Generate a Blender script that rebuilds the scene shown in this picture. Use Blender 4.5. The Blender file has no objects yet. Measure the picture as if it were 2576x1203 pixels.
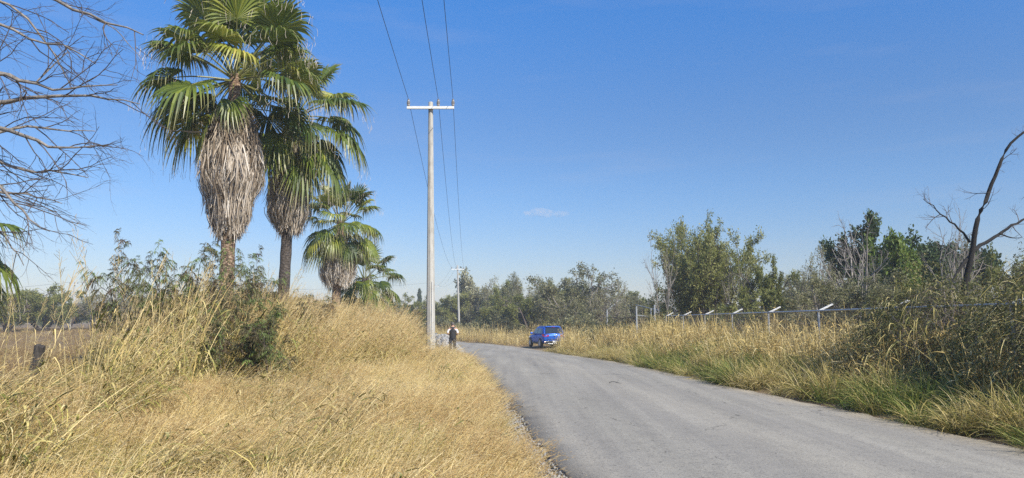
import bpy, bmesh, math, random
import numpy as np
from mathutils import Vector, Matrix

C = bpy.context.scene.collection
R_ = math.radians
rng = np.random.default_rng(7)

# ------------------------------------------------------------------ camera
F, CX, CY, HOR, EYE = 1839.0, 1288.0, 601.5, 804.0, 1.6      # focal length / centre / horizon in a 2576 x 1203 picture
PITCH = math.atan((HOR - CY) / F)
cam_d = bpy.data.cameras.new('camera'); cam = bpy.data.objects.new('camera', cam_d); C.objects.link(cam)
cam_d.sensor_width = 36.0; cam_d.lens = 36.0 * F / 2576.0
cam_d.clip_start = 0.05; cam_d.clip_end = 9000
cam.location = (0, 0, EYE); cam.rotation_euler = (math.pi/2 + PITCH, 0, 0)
bpy.context.scene.camera = cam

# ------------------------------------------------------------------ light
HAZE = .00085
SKY0, SKY1, SKY2 = (.52, .49, .54), (.40, .53, .69), (.26, .66, 1.06)     # the clear blue of this sky, horizon to zenith
SUN_EL, SUN_AZ = R_(40), R_(40)          # azimuth: to the right of straight behind the camera
sdir = Vector((math.sin(SUN_AZ)*math.cos(SUN_EL), -math.cos(SUN_AZ)*math.cos(SUN_EL), math.sin(SUN_EL)))
sl = bpy.data.lights.new('sun', 'SUN'); sun = bpy.data.objects.new('sun', sl); C.objects.link(sun)
sl.energy = 5.0; sl.angle = R_(0.5); sl.color = (1.0, 0.935, 0.81)
sun.rotation_euler = sdir.to_track_quat('Z', 'Y').to_euler(); sun.location = (20, -20, 30)
world = bpy.data.worlds.new('World'); bpy.context.scene.world = world; world.use_nodes = True
wt = world.node_tree; bg = wt.nodes['Background']
sky = wt.nodes.new('ShaderNodeTexSky'); sky.sky_type = 'NISHITA'; sky.sun_disc = False
sky.sun_elevation = SUN_EL; sky.sun_rotation = math.pi - SUN_AZ
sky.altitude = 300; sky.air_density = 1.0; sky.dust_density = 0.6; sky.ozone_density = 2.0
tcw = wt.nodes.new('ShaderNodeTexCoord'); sxyz = wt.nodes.new('ShaderNodeSeparateXYZ'); wt.links.new(tcw.outputs['Generated'], sxyz.inputs[0])
wr = wt.nodes.new('ShaderNodeValToRGB'); wr.color_ramp.interpolation = 'EASE'
for k, (p_, c_) in enumerate([(0.0, SKY0), (0.2, SKY1), (0.5, SKY2)]):
    e_ = wr.color_ramp.elements[k] if k < 2 else wr.color_ramp.elements.new(p_); e_.position = p_; e_.color = (*c_, 1)
wt.links.new(sxyz.outputs[2], wr.inputs[0])
wm = wt.nodes.new('ShaderNodeMix'); wm.data_type = 'RGBA'; wm.blend_type = 'MULTIPLY'; wm.inputs[0].default_value = 1.0
wt.links.new(sky.outputs[0], wm.inputs[6]); wt.links.new(wr.outputs[0], wm.inputs[7])
# faint stretched wisps of high cloud
wmp = wt.nodes.new('ShaderNodeMapping'); wmp.inputs['Scale'].default_value = (1.6, 1.6, 11); wmp.inputs['Rotation'].default_value = (0, .10, 0); wt.links.new(tcw.outputs['Generated'], wmp.inputs[0])
wno = wt.nodes.new('ShaderNodeTexNoise'); wno.inputs['Scale'].default_value = 2.2; wno.inputs['Detail'].default_value = 5; wt.links.new(wmp.outputs[0], wno.inputs[0])
wmr = wt.nodes.new('ShaderNodeMapRange'); wmr.inputs[1].default_value = .55; wmr.inputs[2].default_value = .85; wmr.inputs[3].default_value = 0; wmr.inputs[4].default_value = .13; wt.links.new(wno.outputs[0], wmr.inputs[0])
wc = wt.nodes.new('ShaderNodeMix'); wc.data_type = 'RGBA'; wc.inputs[7].default_value = (3.1, 3.0, 3.2, 1); wt.links.new(wmr.outputs[0], wc.inputs[0]); wt.links.new(wm.outputs[2], wc.inputs[6])
wt.links.new(wc.outputs[2], bg.inputs[0]); bg.inputs[1].default_value = 0.15
vs = bpy.context.scene.view_settings
vs.view_transform = 'Standard'; vs.look = 'None'; vs.gamma = 1.0; vs.use_curve_mapping = False; vs.exposure = 0.42
cy = bpy.context.scene.cycles
cy.max_bounces = 6; cy.diffuse_bounces = 3; cy.glossy_bounces = 2; cy.transmission_bounces = 4; cy.transparent_max_bounces = 6
cy.use_denoising = False; cy.volume_bounces = 1

# ------------------------------------------------------------------ helpers
def W(px, py, Y):
    """the point at depth Y seen at pixel px, py of the 2576 x 1203 picture"""
    u = (CY - py)/F; s = (px - CX)/F
    dy = math.cos(PITCH) - u*math.sin(PITCH); dz = math.sin(PITCH) + u*math.cos(PITCH)
    return np.array((s*Y/dy, Y, EYE + dz*Y/dy))
def gx(px, Y): return (px - CX)/F*(Y*math.cos(PITCH) - (EYE + .3)*math.sin(PITCH))      # x of a thing on the ground at depth Y
def ss(a, b, t):
    t = np.clip((np.asarray(t, float) - a)/(b - a), 0, 1); return t*t*(3 - 2*t)
def gz(x, y):
    """height of the ground"""
    x = np.asarray(x, float); y = np.asarray(y, float)
    d = -0.62*ss(20, 58, y) - 0.25*ss(60, 130, y)
    d = d + 0.95*ss(35, 110, y)*ss(-9, -24, x)
    d = d + 0.22*ss(0.3, 3.2, x - np.interp(y, RE_Y, RE_X))*ss(70, 50, y)
    d = d + 0.10*ss(0.3, 3.0, np.interp(y, LE_Y, LE_X) - x)*ss(70, 40, y)
    return d
RE_Y = [-12, 0, 9, 13.4, 17.8, 22, 29, 36, 45, 53, 60, 68, 80, 100, 130]
RE_X = [7.6, 6.9, 6.25, 5.72, 5.12, 4.65, 4.1, 3.5, 2.7, 1.85, 0.3, -2.5, -7, -17, -36]
LE_Y = [-12, 0, 7.4, 9.4, 12.85, 18.4, 23.9, 35, 46, 57, 65, 80, 100, 125]
LE_X = [1.6, 1.2, 0.585, 0.41, 0.1, -0.42, -0.97, -2.0, -3.3, -5.5, -8.3, -15, -26, -43]
def g(x, y): return float(gz(x, y))
def fprop(o, **k):
    for a, b in k.items():
        if b is not None: o[a] = b
    return o
def empty(name, label, cat, loc=(0, 0, 0), rz=0, group=None):
    o = bpy.data.objects.new(name, None); C.objects.link(o)
    o.location = loc; o.rotation_euler = (0, 0, rz); o.empty_display_size = 0.1
    return fprop(o, label=label, category=cat, group=group)
def mesh_obj(name, me, parent=None, loc=(0, 0, 0), rot=(0, 0, 0), scale=1.0, link=True):
    o = bpy.data.objects.new(name, me)
    if link: C.objects.link(o)
    if parent is not None: o.parent = parent
    o.location = loc; o.rotation_euler = rot
    o.scale = (scale,)*3 if np.isscalar(scale) else scale
    return o
def copy_tree(root, loc, rz=0, scale=1.0):
    r = root.copy(); C.objects.link(r); r.location = loc; r.rotation_euler = (0, 0, rz); r.scale = (scale,)*3 if np.isscalar(scale) else scale
    for ch in list(root.children):
        c = ch.copy(); C.objects.link(c); c.parent = r
        for g2 in list(ch.children):
            d = g2.copy(); C.objects.link(d); d.parent = c
    return r
def np_mesh(name, parts, mats, smooth=False):
    """parts: list of (verts n x 3, quads m x 4, tint n, along n, material index)"""
    V = np.concatenate([p[0] for p in parts]); off = 0; Q = []; MI = []
    for p in parts:
        Q.append(p[1] + off); off += len(p[0]); MI.append(np.full(len(p[1]), p[4], np.int32))
    Q = np.concatenate(Q).astype(np.int32); MI = np.concatenate(MI)
    T = np.concatenate([np.broadcast_to(p[2], (len(p[0]),)) for p in parts]).astype(np.float32)
    A = np.concatenate([np.broadcast_to(p[3], (len(p[0]),)) for p in parts]).astype(np.float32)
    me = bpy.data.meshes.new(name)
    me.vertices.add(len(V)); me.vertices.foreach_set('co', V.astype(np.float32).ravel())
    me.loops.add(Q.size); me.loops.foreach_set('vertex_index', Q.ravel())
    me.polygons.add(len(Q)); me.polygons.foreach_set('loop_start', np.arange(0, Q.size, 4, dtype=np.int32))
    for m in mats: me.materials.append(m)
    me.polygons.foreach_set('material_index', MI)
    me.polygons.foreach_set('use_smooth', np.full(len(Q), bool(smooth)))
    a = me.attributes.new('tint', 'FLOAT', 'POINT'); a.data.foreach_set('value', T)
    a = me.attributes.new('along', 'FLOAT', 'POINT'); a.data.foreach_set('value', A)
    me.update(calc_edges=True)
    return me
def ribbons(P, S, tint, mi=0):
    """P: N x K x 3 centre lines, S: N x K x 3 half width vectors"""
    N, K, _ = P.shape
    V = np.stack([P - S, P + S], 2).reshape(-1, 3)
    b = (np.arange(N)[:, None]*K + np.arange(K - 1)[None, :])*2
    Q = np.stack([b, b + 1, b + 3, b + 2], -1).reshape(-1, 4)
    T = np.repeat(np.broadcast_to(tint, (N,)), K*2)
    A = np.tile(np.repeat(np.linspace(0, 1, K), 2), N)
    return (V, Q, T, A, mi)
def nrm(a): return a/np.maximum(np.linalg.norm(a, axis=-1, keepdims=True), 1e-9)
def tubes(P, Rr, sides, tint=0.5, mi=0):
    """P: N x K x 3, Rr: N x K"""
    N, K, _ = P.shape
    d = np.gradient(P, axis=1); d = nrm(d)
    ref = np.where(np.abs(d[..., 2:3]) > 0.9, np.array([1.0, 0, 0]), np.array([0, 0, 1.0]))
    a = nrm(np.cross(d, ref)); b = np.cross(d, a)
    th = np.arange(sides)*2*math.pi/sides
    V = P[:, :, None, :] + Rr[:, :, None, None]*(np.cos(th)[None, None, :, None]*a[:, :, None, :] + np.sin(th)[None, None, :, None]*b[:, :, None, :])
    V = V.reshape(-1, 3)
    i = np.arange(N)[:, None, None]*K*sides + np.arange(K - 1)[None, :, None]*sides
    s0 = np.arange(sides)[None, None, :]; s1 = (s0 + 1) % sides
    Q = np.stack([i + s0, i + s1, i + sides + s1, i + sides + s0], -1).reshape(-1, 4)
    T = np.repeat(np.broadcast_to(tint, (N,)), K*sides)
    A = np.tile(np.repeat(np.linspace(0, 1, K), sides), N)
    return (V, Q, T, A, mi)
def resample(pts, K):
    pts = np.asarray(pts, float); s = np.r_[0, np.cumsum(np.linalg.norm(np.diff(pts, axis=0), axis=1))]
    t = np.linspace(0, s[-1], K); return np.stack([np.interp(t, s, pts[:, i]) for i in range(pts.shape[1])], 1)
def smooth_path(pts, K):
    pts = np.asarray(pts, float)
    for _ in range(3):
        q = [pts[0]]
        for a, b in zip(pts[:-1], pts[1:]): q += [a*.75 + b*.25, a*.25 + b*.75]
        q.append(pts[-1]); pts = np.array(q)
    return resample(pts, K)

# ------------------------------------------------------------------ materials
def mat(name): 
    m = bpy.data.materials.new(name); m.use_nodes = True
    return m, m.node_tree.nodes, m.node_tree.links, m.node_tree.nodes['Principled BSDF']
def ramp(n, stops):
    r = n.new('ShaderNodeValToRGB'); e = r.color_ramp.elements
    while len(e) < len(stops): e.new(0.5)
    for k, (p, c) in enumerate(stops): e[k].position = p; e[k].color = (*c, 1)
    return r
def veg(name, stops, trans=0.3, rough=0.55, tip=None, base=None, spread=0.25, spec=0.25):
    """leaf / straw: colour by blade (tint), optional own colour at blade base or tip, light passing through"""
    m, n, l, p = mat(name)
    at = n.new('ShaderNodeAttribute'); at.attribute_name = 'tint'
    oi = n.new('ShaderNodeObjectInfo')
    mx = n.new('ShaderNodeMath'); mx.operation = 'MULTIPLY_ADD'; mx.inputs[1].default_value = spread; l.new(oi.outputs['Random'], mx.inputs[0])
    l.new(at.outputs['Fac'], mx.inputs[2])
    sb = n.new('ShaderNodeMath'); sb.operation = 'SUBTRACT'; sb.inputs[1].default_value = spread/2; l.new(mx.outputs[0], sb.inputs[0])
    rp = ramp(n, stops); l.new(sb.outputs[0], rp.inputs[0]); col = rp.outputs[0]
    al = n.new('ShaderNodeAttribute'); al.attribute_name = 'along'
    for colr, lo, hi in ((base, 0.55, 0.0), (tip, 0.72, 1.0)):
        if colr is None: continue
        mr = n.new('ShaderNodeMapRange'); mr.inputs[1].default_value = lo; mr.inputs[2].default_value = hi
        l.new(al.outputs['Fac'], mr.inputs[0])
        mm = n.new('ShaderNodeMix'); mm.data_type = 'RGBA'; l.new(mr.outputs[0], mm.inputs[0]); l.new(col, mm.inputs[6]); mm.inputs[7].default_value = (*colr, 1)
        col = mm.outputs[2]
    l.new(col, p.inputs['Base Color']); p.inputs['Roughness'].default_value = rough
    p.inputs['Specular IOR Level'].default_value = spec
    if trans:
        tr = n.new('ShaderNodeBsdfTranslucent'); l.new(col, tr.inputs[0])
        ms = n.new('ShaderNodeMixShader'); ms.inputs[0].default_value = trans
        l.new(p.outputs[0], ms.inputs[1]); l.new(tr.outputs[0], ms.inputs[2]); l.new(ms.outputs[0], n['Material Output'].inputs[0])
    return m
def rough_mat(name, stops, scale=8, rough=0.85, bump=0.3, stretch=(1, 1, 1), detail=6, dist=0.02, metal=0.0):
    m, n, l, p = mat(name)
    tc = n.new('ShaderNodeTexCoord'); mp = n.new('ShaderNodeMapping'); mp.inputs['Scale'].default_value = stretch
    no = n.new('ShaderNodeTexNoise'); no.inputs['Scale'].default_value = scale; no.inputs['Detail'].default_value = detail; no.inputs['Roughness'].default_value = 0.65
    l.new(tc.outputs['Object'], mp.inputs[0]); l.new(mp.outputs[0], no.inputs[0])
    rp = ramp(n, stops); l.new(no.outputs[0], rp.inputs[0]); l.new(rp.outputs[0], p.inputs['Base Color'])
    p.inputs['Roughness'].default_value = rough; p.inputs['Metallic'].default_value = metal
    if bump:
        b = n.new('ShaderNodeBump'); b.inputs['Strength'].default_value = bump; b.inputs['Distance'].default_value = dist
        l.new(no.outputs[0], b.inputs['Height']); l.new(b.outputs[0], p.inputs['Normal'])
    return m
def plain(name, col, rough=0.5, metal=0.0, spec=0.5, coat=0.0):
    m, n, l, p = mat(name); p.inputs['Base Color'].default_value = (*col, 1); p.inputs['Roughness'].default_value = rough
    p.inputs['Metallic'].default_value = metal; p.inputs['Specular IOR Level'].default_value = spec; p.inputs['Coat Weight'].default_value = coat
    return m

STRAW = veg('dry_straw', [(0, (.31, .195, .06)), (.3, (.50, .35, .118)), (.6, (.66, .50, .195)), (1, (.78, .64, .34))], 0.14, 0.6)
STRAW_G = veg('straw_greenish', [(0, (.12, .135, .025)), (.25, (.26, .25, .055)), (.5, (.48, .39, .12)), (.8, (.61, .50, .19)), (1, (.72, .60, .30))], 0.14, 0.55, base=(.13, .135, .03))
SEED = veg('seed_head', [(0, (.44, .28, .12)), (.5, (.63, .47, .225)), (1, (.76, .62, .35))], 0.35, 0.7)
VERGE = veg('verge_blade', [(0, (.15, .155, .035)), (.25, (.28, .255, .06)), (.45, (.42, .34, .10)), (.75, (.57, .44, .17)), (1, (.70, .57, .30))], 0.3, 0.5, base=(.16, .15, .04))
CANE = veg('dry_cane', [(0, (.26, .18, .065)), (.35, (.46, .33, .11)), (.65, (.61, .47, .18)), (1, (.74, .60, .32))], 0.2, 0.55)
WEED = veg('brown_weed', [(0, (.14, .09, .045)), (.4, (.27, .17, .08)), (.7, (.36, .25, .12)), (1, (.50, .38, .21))], 0.25, 0.7)
PALM = veg('palm_leaf', [(0, (.045, .08, .016)), (.35, (.125, .17, .026)), (.65, (.225, .265, .038)), (.88, (.36, .355, .055)), (1, (.50, .43, .09))], 0.32, 0.40, tip=(.34, .30, .13), spread=0.5, spec=0.5)
PETI = plain('palm_petiole', (.17, .17, .05), 0.45)
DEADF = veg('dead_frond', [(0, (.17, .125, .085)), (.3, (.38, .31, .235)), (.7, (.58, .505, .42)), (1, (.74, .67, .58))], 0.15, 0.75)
PTRUNK = rough_mat('palm_trunk', [(0.34, (.05, .032, .022)), (.47, (.17, .105, .065)), (.56, (.31, .21, .135)), (.68, (.52, .41, .29))], 7, 0.9, 0.9, (1.6, 1.6, 3.2), 4, 0.06)
PTRUNK_D = rough_mat('palm_trunk_dark', [(0.3, (.025, .02, .016)), (.5, (.075, .06, .05)), (.7, (.17, .14, .12))], 7, 0.9, 0.9, (1.6, 1.6, 3.2), 4, 0.06)
BARK = rough_mat('grey_bark', [(0.3, (.11, .095, .08)), (.55, (.23, .20, .17)), (.8, (.36, .32, .28))], 14, 0.9, 0.5, (1, 1, .3))
BARK_D = rough_mat('dark_bark', [(0.3, (.007, .006, .0055)), (.6, (.016, .013, .011)), (.85, (.045, .037, .032))], 14, 0.9, 0.6, (1, 1, .25))
BARK_P = rough_mat('pale_twig', [(0.3, (.17, .145, .125)), (.6, (.29, .255, .22)), (.85, (.40, .36, .32))], 14, 0.85, 0.3, (1, 1, .3))
BARK_B = rough_mat('brown_twig', [(0.3, (.065, .05, .042)), (.6, (.13, .10, .085)), (.85, (.22, .18, .15))], 14, 0.85, 0.3, (1, 1, .3))
L_MESQ = veg('mesquite_leaf', [(0, (.10, .12, .032)), (.4, (.195, .21, .058)), (.75, (.295, .30, .092)), (1, (.39, .37, .14))], 0.42, 0.55)
L_GREY = veg('grey_scrub_leaf', [(0, (.10, .105, .05)), (.4, (.19, .19, .09)), (.75, (.28, .27, .135)), (1, (.38, .345, .195))], 0.4, 0.6)
L_DARK = veg('evergreen_leaf', [(0, (.03, .05, .02)), (.4, (.06, .09, .032)), (.75, (.10, .14, .045)), (1, (.15, .19, .07))], 0.3, 0.45)
L_LIME = veg('lime_leaf', [(0, (.075, .12, .02)), (.5, (.145, .205, .035)), (1, (.24, .30, .07))], 0.4, 0.45)
L_PALE = veg('pale_leaf', [(0, (.26, .25, .13)), (.5, (.40, .38, .22)), (1, (.52, .49, .32))], 0.35, 0.6)
L_LEUC = veg('pinnate_leaf', [(0, (.11, .075, .045)), (.3, (.15, .14, .06)), (.6, (.15, .20, .06)), (1, (.22, .30, .08))], 0.3, 0.45)
L_VINE = veg('vine_leaf', [(0, (.05, .06, .022)), (.4, (.095, .105, .036)), (.75, (.165, .16, .055)), (.93, (.23, .20, .08)), (1, (.34, .27, .12))], 0.3, 0.6)
CONC = rough_mat('concrete', [(0.3, (.27, .25, .22)), (.5, (.42, .40, .36)), (.8, (.52, .50, .46))], 6, 0.85, 0.15, (1, 1, .25), 8, 0.01)
GALV = rough_mat('galvanised_steel', [(0.3, (.30, .31, .32)), (.7, (.50, .51, .52))], 12, 0.5, 0.05, metal=0.4)
ARMW = rough_mat('weathered_white_metal', [(0.3, (.60, .59, .56)), (.7, (.78, .77, .74))], 12, 0.6, 0.05)
RUST = rough_mat('dull_wire', [(.3, (.07, .06, .055)), (.7, (.15, .14, .13))], 20, .7, 0)
WIRE = plain('cable', (.035, .035, .04), 0.6)
PORC = plain('porcelain', (.32, .30, .29), 0.25)
WOODP = rough_mat('charred_wood', [(0.3, (.02, .017, .015)), (.55, (.06, .05, .042)), (.8, (.19, .165, .14))], 10, 0.95, 0.9, (1.5, 1.5, .2), 6, 0.03)
STONE = rough_mat('gravel_stone', [(0.3, (.22, .21, .20)), (.6, (.36, .35, .33)), (.85, (.50, .48, .45))], 20, 0.9, 0.3)

# ------------------------------------------------------------------ ground
def axis(vals): return np.array(sorted(set(np.round(vals, 3))))
gxs = axis(np.r_[np.arange(-40, 40.1, 0.8), -np.geomspace(42, 4000, 34), np.geomspace(42, 4000, 34)])
gys = axis(np.r_[np.arange(-20, 140.1, 0.8), -np.geomspace(22, 400, 10), np.geomspace(142, 6000, 36)])
GX, GY = np.meshgrid(gxs, gys)
inroad = ss(-0.25, 0.05, GX - np.interp(GY, LE_Y, LE_X))*ss(-0.25, 0.05, np.interp(GY, RE_Y, RE_X) - GX)
GZ = gz(GX, GY) - 0.06*inroad*(GY < 126) + 0.035*np.sin(GX*1.7 + np.sin(GY*.9))*np.sin(GY*1.3)*(1 - inroad)*(np.abs(GX) < 40)
nv = GX.size; i0 = np.arange(nv).reshape(GX.shape)
Q = np.stack([i0[:-1, :-1], i0[:-1, 1:], i0[1:, 1:], i0[1:, :-1]], -1).reshape(-1, 4)
def ground_mat():
    m, n, l, p = mat('dry_ground')
    tc = n.new('ShaderNodeTexCoord')
    n1 = n.new('ShaderNodeTexNoise'); n1.inputs['Scale'].default_value = .35; n1.inputs['Detail'].default_value = 8
    n2 = n.new('ShaderNodeTexNoise'); n2.inputs['Scale'].default_value = 14; n2.inputs['Detail'].default_value = 6
    l.new(tc.outputs['Object'], n1.inputs[0]); l.new(tc.outputs['Object'], n2.inputs[0])
    a = ramp(n, [(.3, (.20, .14, .075)), (.55, (.30, .21, .115)), (.75, (.38, .28, .16))]); l.new(n1.outputs[0], a.inputs[0])
    b = ramp(n, [(.3, (.45, .42, .38)), (.7, (1.0, 1.0, 1.0))]); l.new(n2.outputs[0], b.inputs[0])
    mm = n.new('ShaderNodeMix'); mm.data_type = 'RGBA'; mm.blend_type = 'MULTIPLY'; mm.inputs[0].default_value = 1
    l.new(a.outputs[0], mm.inputs[6]); l.new(b.outputs[0], mm.inputs[7]); l.new(mm.outputs[2], p.inputs['Base Color'])
    p.inputs['Roughness'].default_value = .95
    bp = n.new('ShaderNodeBump'); bp.inputs['Strength'].default_value = .6; bp.inputs['Distance'].default_value = .05
    l.new(n2.outputs[0], bp.inputs['Height']); l.new(bp.outputs[0], p.inputs['Normal'])
    return m
fprop(mesh_obj('ground', np_mesh('ground', [(np.stack([GX, GY, GZ], -1).reshape(-1, 3), Q, 0.5, 0.5, 0)], [ground_mat()], True)), kind='structure')

def road_mat():
    m, n, l, p = mat('worn_asphalt')
    tc = n.new('ShaderNodeTexCoord')
    def noise(s, d=6, st=(1, 1, 1), ro=.6):
        mp = n.new('ShaderNodeMapping'); mp.inputs['Scale'].default_value = st; l.new(tc.outputs['Object'], mp.inputs[0])
        q = n.new('ShaderNodeTexNoise'); q.inputs['Scale'].default_value = s; q.inputs['Detail'].default_value = d; q.inputs['Roughness'].default_value = ro
        l.new(mp.outputs[0], q.inputs[0]); return q
    big = noise(.5, 5, (1.6, .25, 1)); fine = noise(75, 3, (1, 1, 1), .7); midn = noise(5, 8)
    a = ramp(n, [(.3, (.292, .266, .220)), (.5, (.338, .308, .255)), (.7, (.382, .348, .287))]); l.new(big.outputs[0], a.inputs[0])
    b = ramp(n, [(.30, (.50, .49, .48)), (.46, (.95, .95, .95)), (.62, (1.05, 1.05, 1.05)), (.74, (1.5, 1.5, 1.45))]); l.new(fine.outputs[0], b.inputs[0])
    c = ramp(n, [(.32, (.90, .90, .905)), (.5, (1, 1, 1)), (.7, (1.05, 1.045, 1.03))]); l.new(midn.outputs[0], c.inputs[0])
    def mul(x, y):
        mm = n.new('ShaderNodeMix'); mm.data_type = 'RGBA'; mm.blend_type = 'MULTIPLY'; mm.inputs[0].default_value = 1
        l.new(x, mm.inputs[6]); l.new(y, mm.inputs[7]); return mm.outputs[2]
    col = mul(mul(a.outputs[0], b.outputs[0]), c.outputs[0])
    # dark oil streaks along the lanes
    st = noise(1.1, 4, (2.6, .05, 1)); s = ramp(n, [(.40, (1, 1, 1)), (.60, (.87, .87, .88)), (.75, (.80, .80, .815))]); l.new(st.outputs[0], s.inputs[0]); col = mul(col, s.outputs[0])
    at = n.new('ShaderNodeAttribute'); at.attribute_name = 'tint'; wob = noise(.9, 3); ad = n.new('ShaderNodeMath'); ad.operation = 'MULTIPLY_ADD'; ad.inputs[1].default_value = .10; l.new(wob.outputs[0], ad.inputs[0]); l.new(at.outputs['Fac'], ad.inputs[2])
    tr = ramp(n, [(.0, (1.06, 1.02, .95)), (.08, (1.03, 1.01, .98)), (.17, (.93, .93, .94)), (.26, (1.03, 1.03, 1.02)), (.42, (.93, .93, .94)), (.55, (1.04, 1.03, 1.01)), (.68, (.93, .93, .94)), (.80, (1.02, 1.02, 1.01)), (.92, (.94, .94, .95)), (1.0, (1.05, 1.01, .94))]); l.new(ad.outputs[0], tr.inputs[0]); col = mul(col, tr.outputs[0])
    agg = noise(30, 2, (1, 1, 1), .6); ag = ramp(n, [(.34, (.70, .70, .71)), (.45, (1, 1, 1)), (.64, (1, 1, 1)), (.74, (1.22, 1.2, 1.17))]); l.new(agg.outputs[0], ag.inputs[0]); col = mul(col, ag.outputs[0])
    # small dark pits and hairline cracks
    pit = noise(11, 2, (1, .8, 1), .5); q = ramp(n, [(.0, (1, 1, 1)), (.715, (1, 1, 1)), (.735, (.50, .50, .50))]); l.new(pit.outputs[0], q.inputs[0]); col = mul(col, q.outputs[0])
    wv = noise(1.3, 4); vo = n.new('ShaderNodeTexVoronoi'); vo.feature = 'DISTANCE_TO_EDGE'; vo.inputs['Scale'].default_value = .42
    mp = n.new('ShaderNodeMapping'); mp.inputs['Scale'].default_value = (1.0, .30, 1); l.new(tc.outputs['Object'], mp.inputs[0])
    va = n.new('ShaderNodeMix'); va.data_type = 'RGBA'; va.blend_type = 'ADD'; va.inputs[0].default_value = .9; l.new(mp.outputs[0], va.inputs[6]); l.new(wv.outputs[1], va.inputs[7]); l.new(va.outputs[2], vo.inputs[0])
    ck = ramp(n, [(0, (.55, .55, .55)), (.004, (.62, .62, .62)), (.008, (1, 1, 1))]); l.new(vo.outputs[0], ck.inputs[0])
    gate = ramp(n, [(.5, (0, 0, 0)), (.56, (1, 1, 1))]); gn = noise(.8, 2); l.new(gn.outputs[0], gate.inputs[0])
    mm = n.new('ShaderNodeMix'); mm.data_type = 'RGBA'; mm.blend_type = 'MULTIPLY'; l.new(gate.outputs[0], mm.inputs[0]); l.new(col, mm.inputs[6]); l.new(ck.outputs[0], mm.inputs[7]); col = mm.outputs[2]
    l.new(col, p.inputs['Base Color']); p.inputs['Roughness'].default_value = .88; p.inputs['Specular IOR Level'].default_value = .25
    bp = n.new('ShaderNodeBump'); bp.inputs['Strength'].default_value = .35; bp.inputs['Distance'].default_value = .012
    l.new(fine.outputs[0], bp.inputs['Height']); l.new(bp.outputs[0], p.inputs['Normal'])
    return m
ry = np.r_[np.arange(-12, 70, .18), np.arange(70, 125, .8)]
jl = np.convolve(rng.normal(0, 1, len(ry) + 2), np.ones(3)/3, 'valid')*.065; jr = np.convolve(rng.normal(0, 1, len(ry) + 2), np.ones(3)/3, 'valid')*.065
def smooth1(v, k=15): return np.convolve(np.pad(v, k, mode='edge'), np.ones(2*k + 1)/(2*k + 1), 'valid')
lx = smooth1(np.interp(ry, LE_Y, LE_X)) + jl; rx = smooth1(np.interp(ry, RE_Y, RE_X)) + jr
us = np.linspace(0, 1, 15); X = lx[:, None] + (rx - lx)[:, None]*us[None, :]
Y = np.repeat(ry[:, None], len(us), 1)
Z = gz(X, Y)*0 + (-0.62*ss(20, 58, Y) - 0.25*ss(60, 130, Y)) + 0.03 + 0.07*np.sin(us*math.pi)[None, :]
X = np.concatenate([X[:, :1] - .02, X, X[:, -1:] + .02], 1); Y = np.concatenate([Y[:, :1], Y, Y[:, -1:]], 1); Z = np.concatenate([Z[:, :1] - .12, Z, Z[:, -1:] - .12], 1)
i0 = np.arange(X.size).reshape(X.shape); Q = np.stack([i0[:-1, :-1], i0[:-1, 1:], i0[1:, 1:], i0[1:, :-1]], -1).reshape(-1, 4)
fprop(mesh_obj('road', np_mesh('road', [(np.stack([X, Y, Z], -1).reshape(-1, 3), Q, np.repeat(np.r_[0, us, 1][None], len(ry), 0).ravel(), .5, 0)], [road_mat()], True)), kind='structure')
def road_l(y): return np.interp(y, LE_Y, LE_X)
def road_r(y): return np.interp(y, RE_Y, RE_X)

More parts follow.
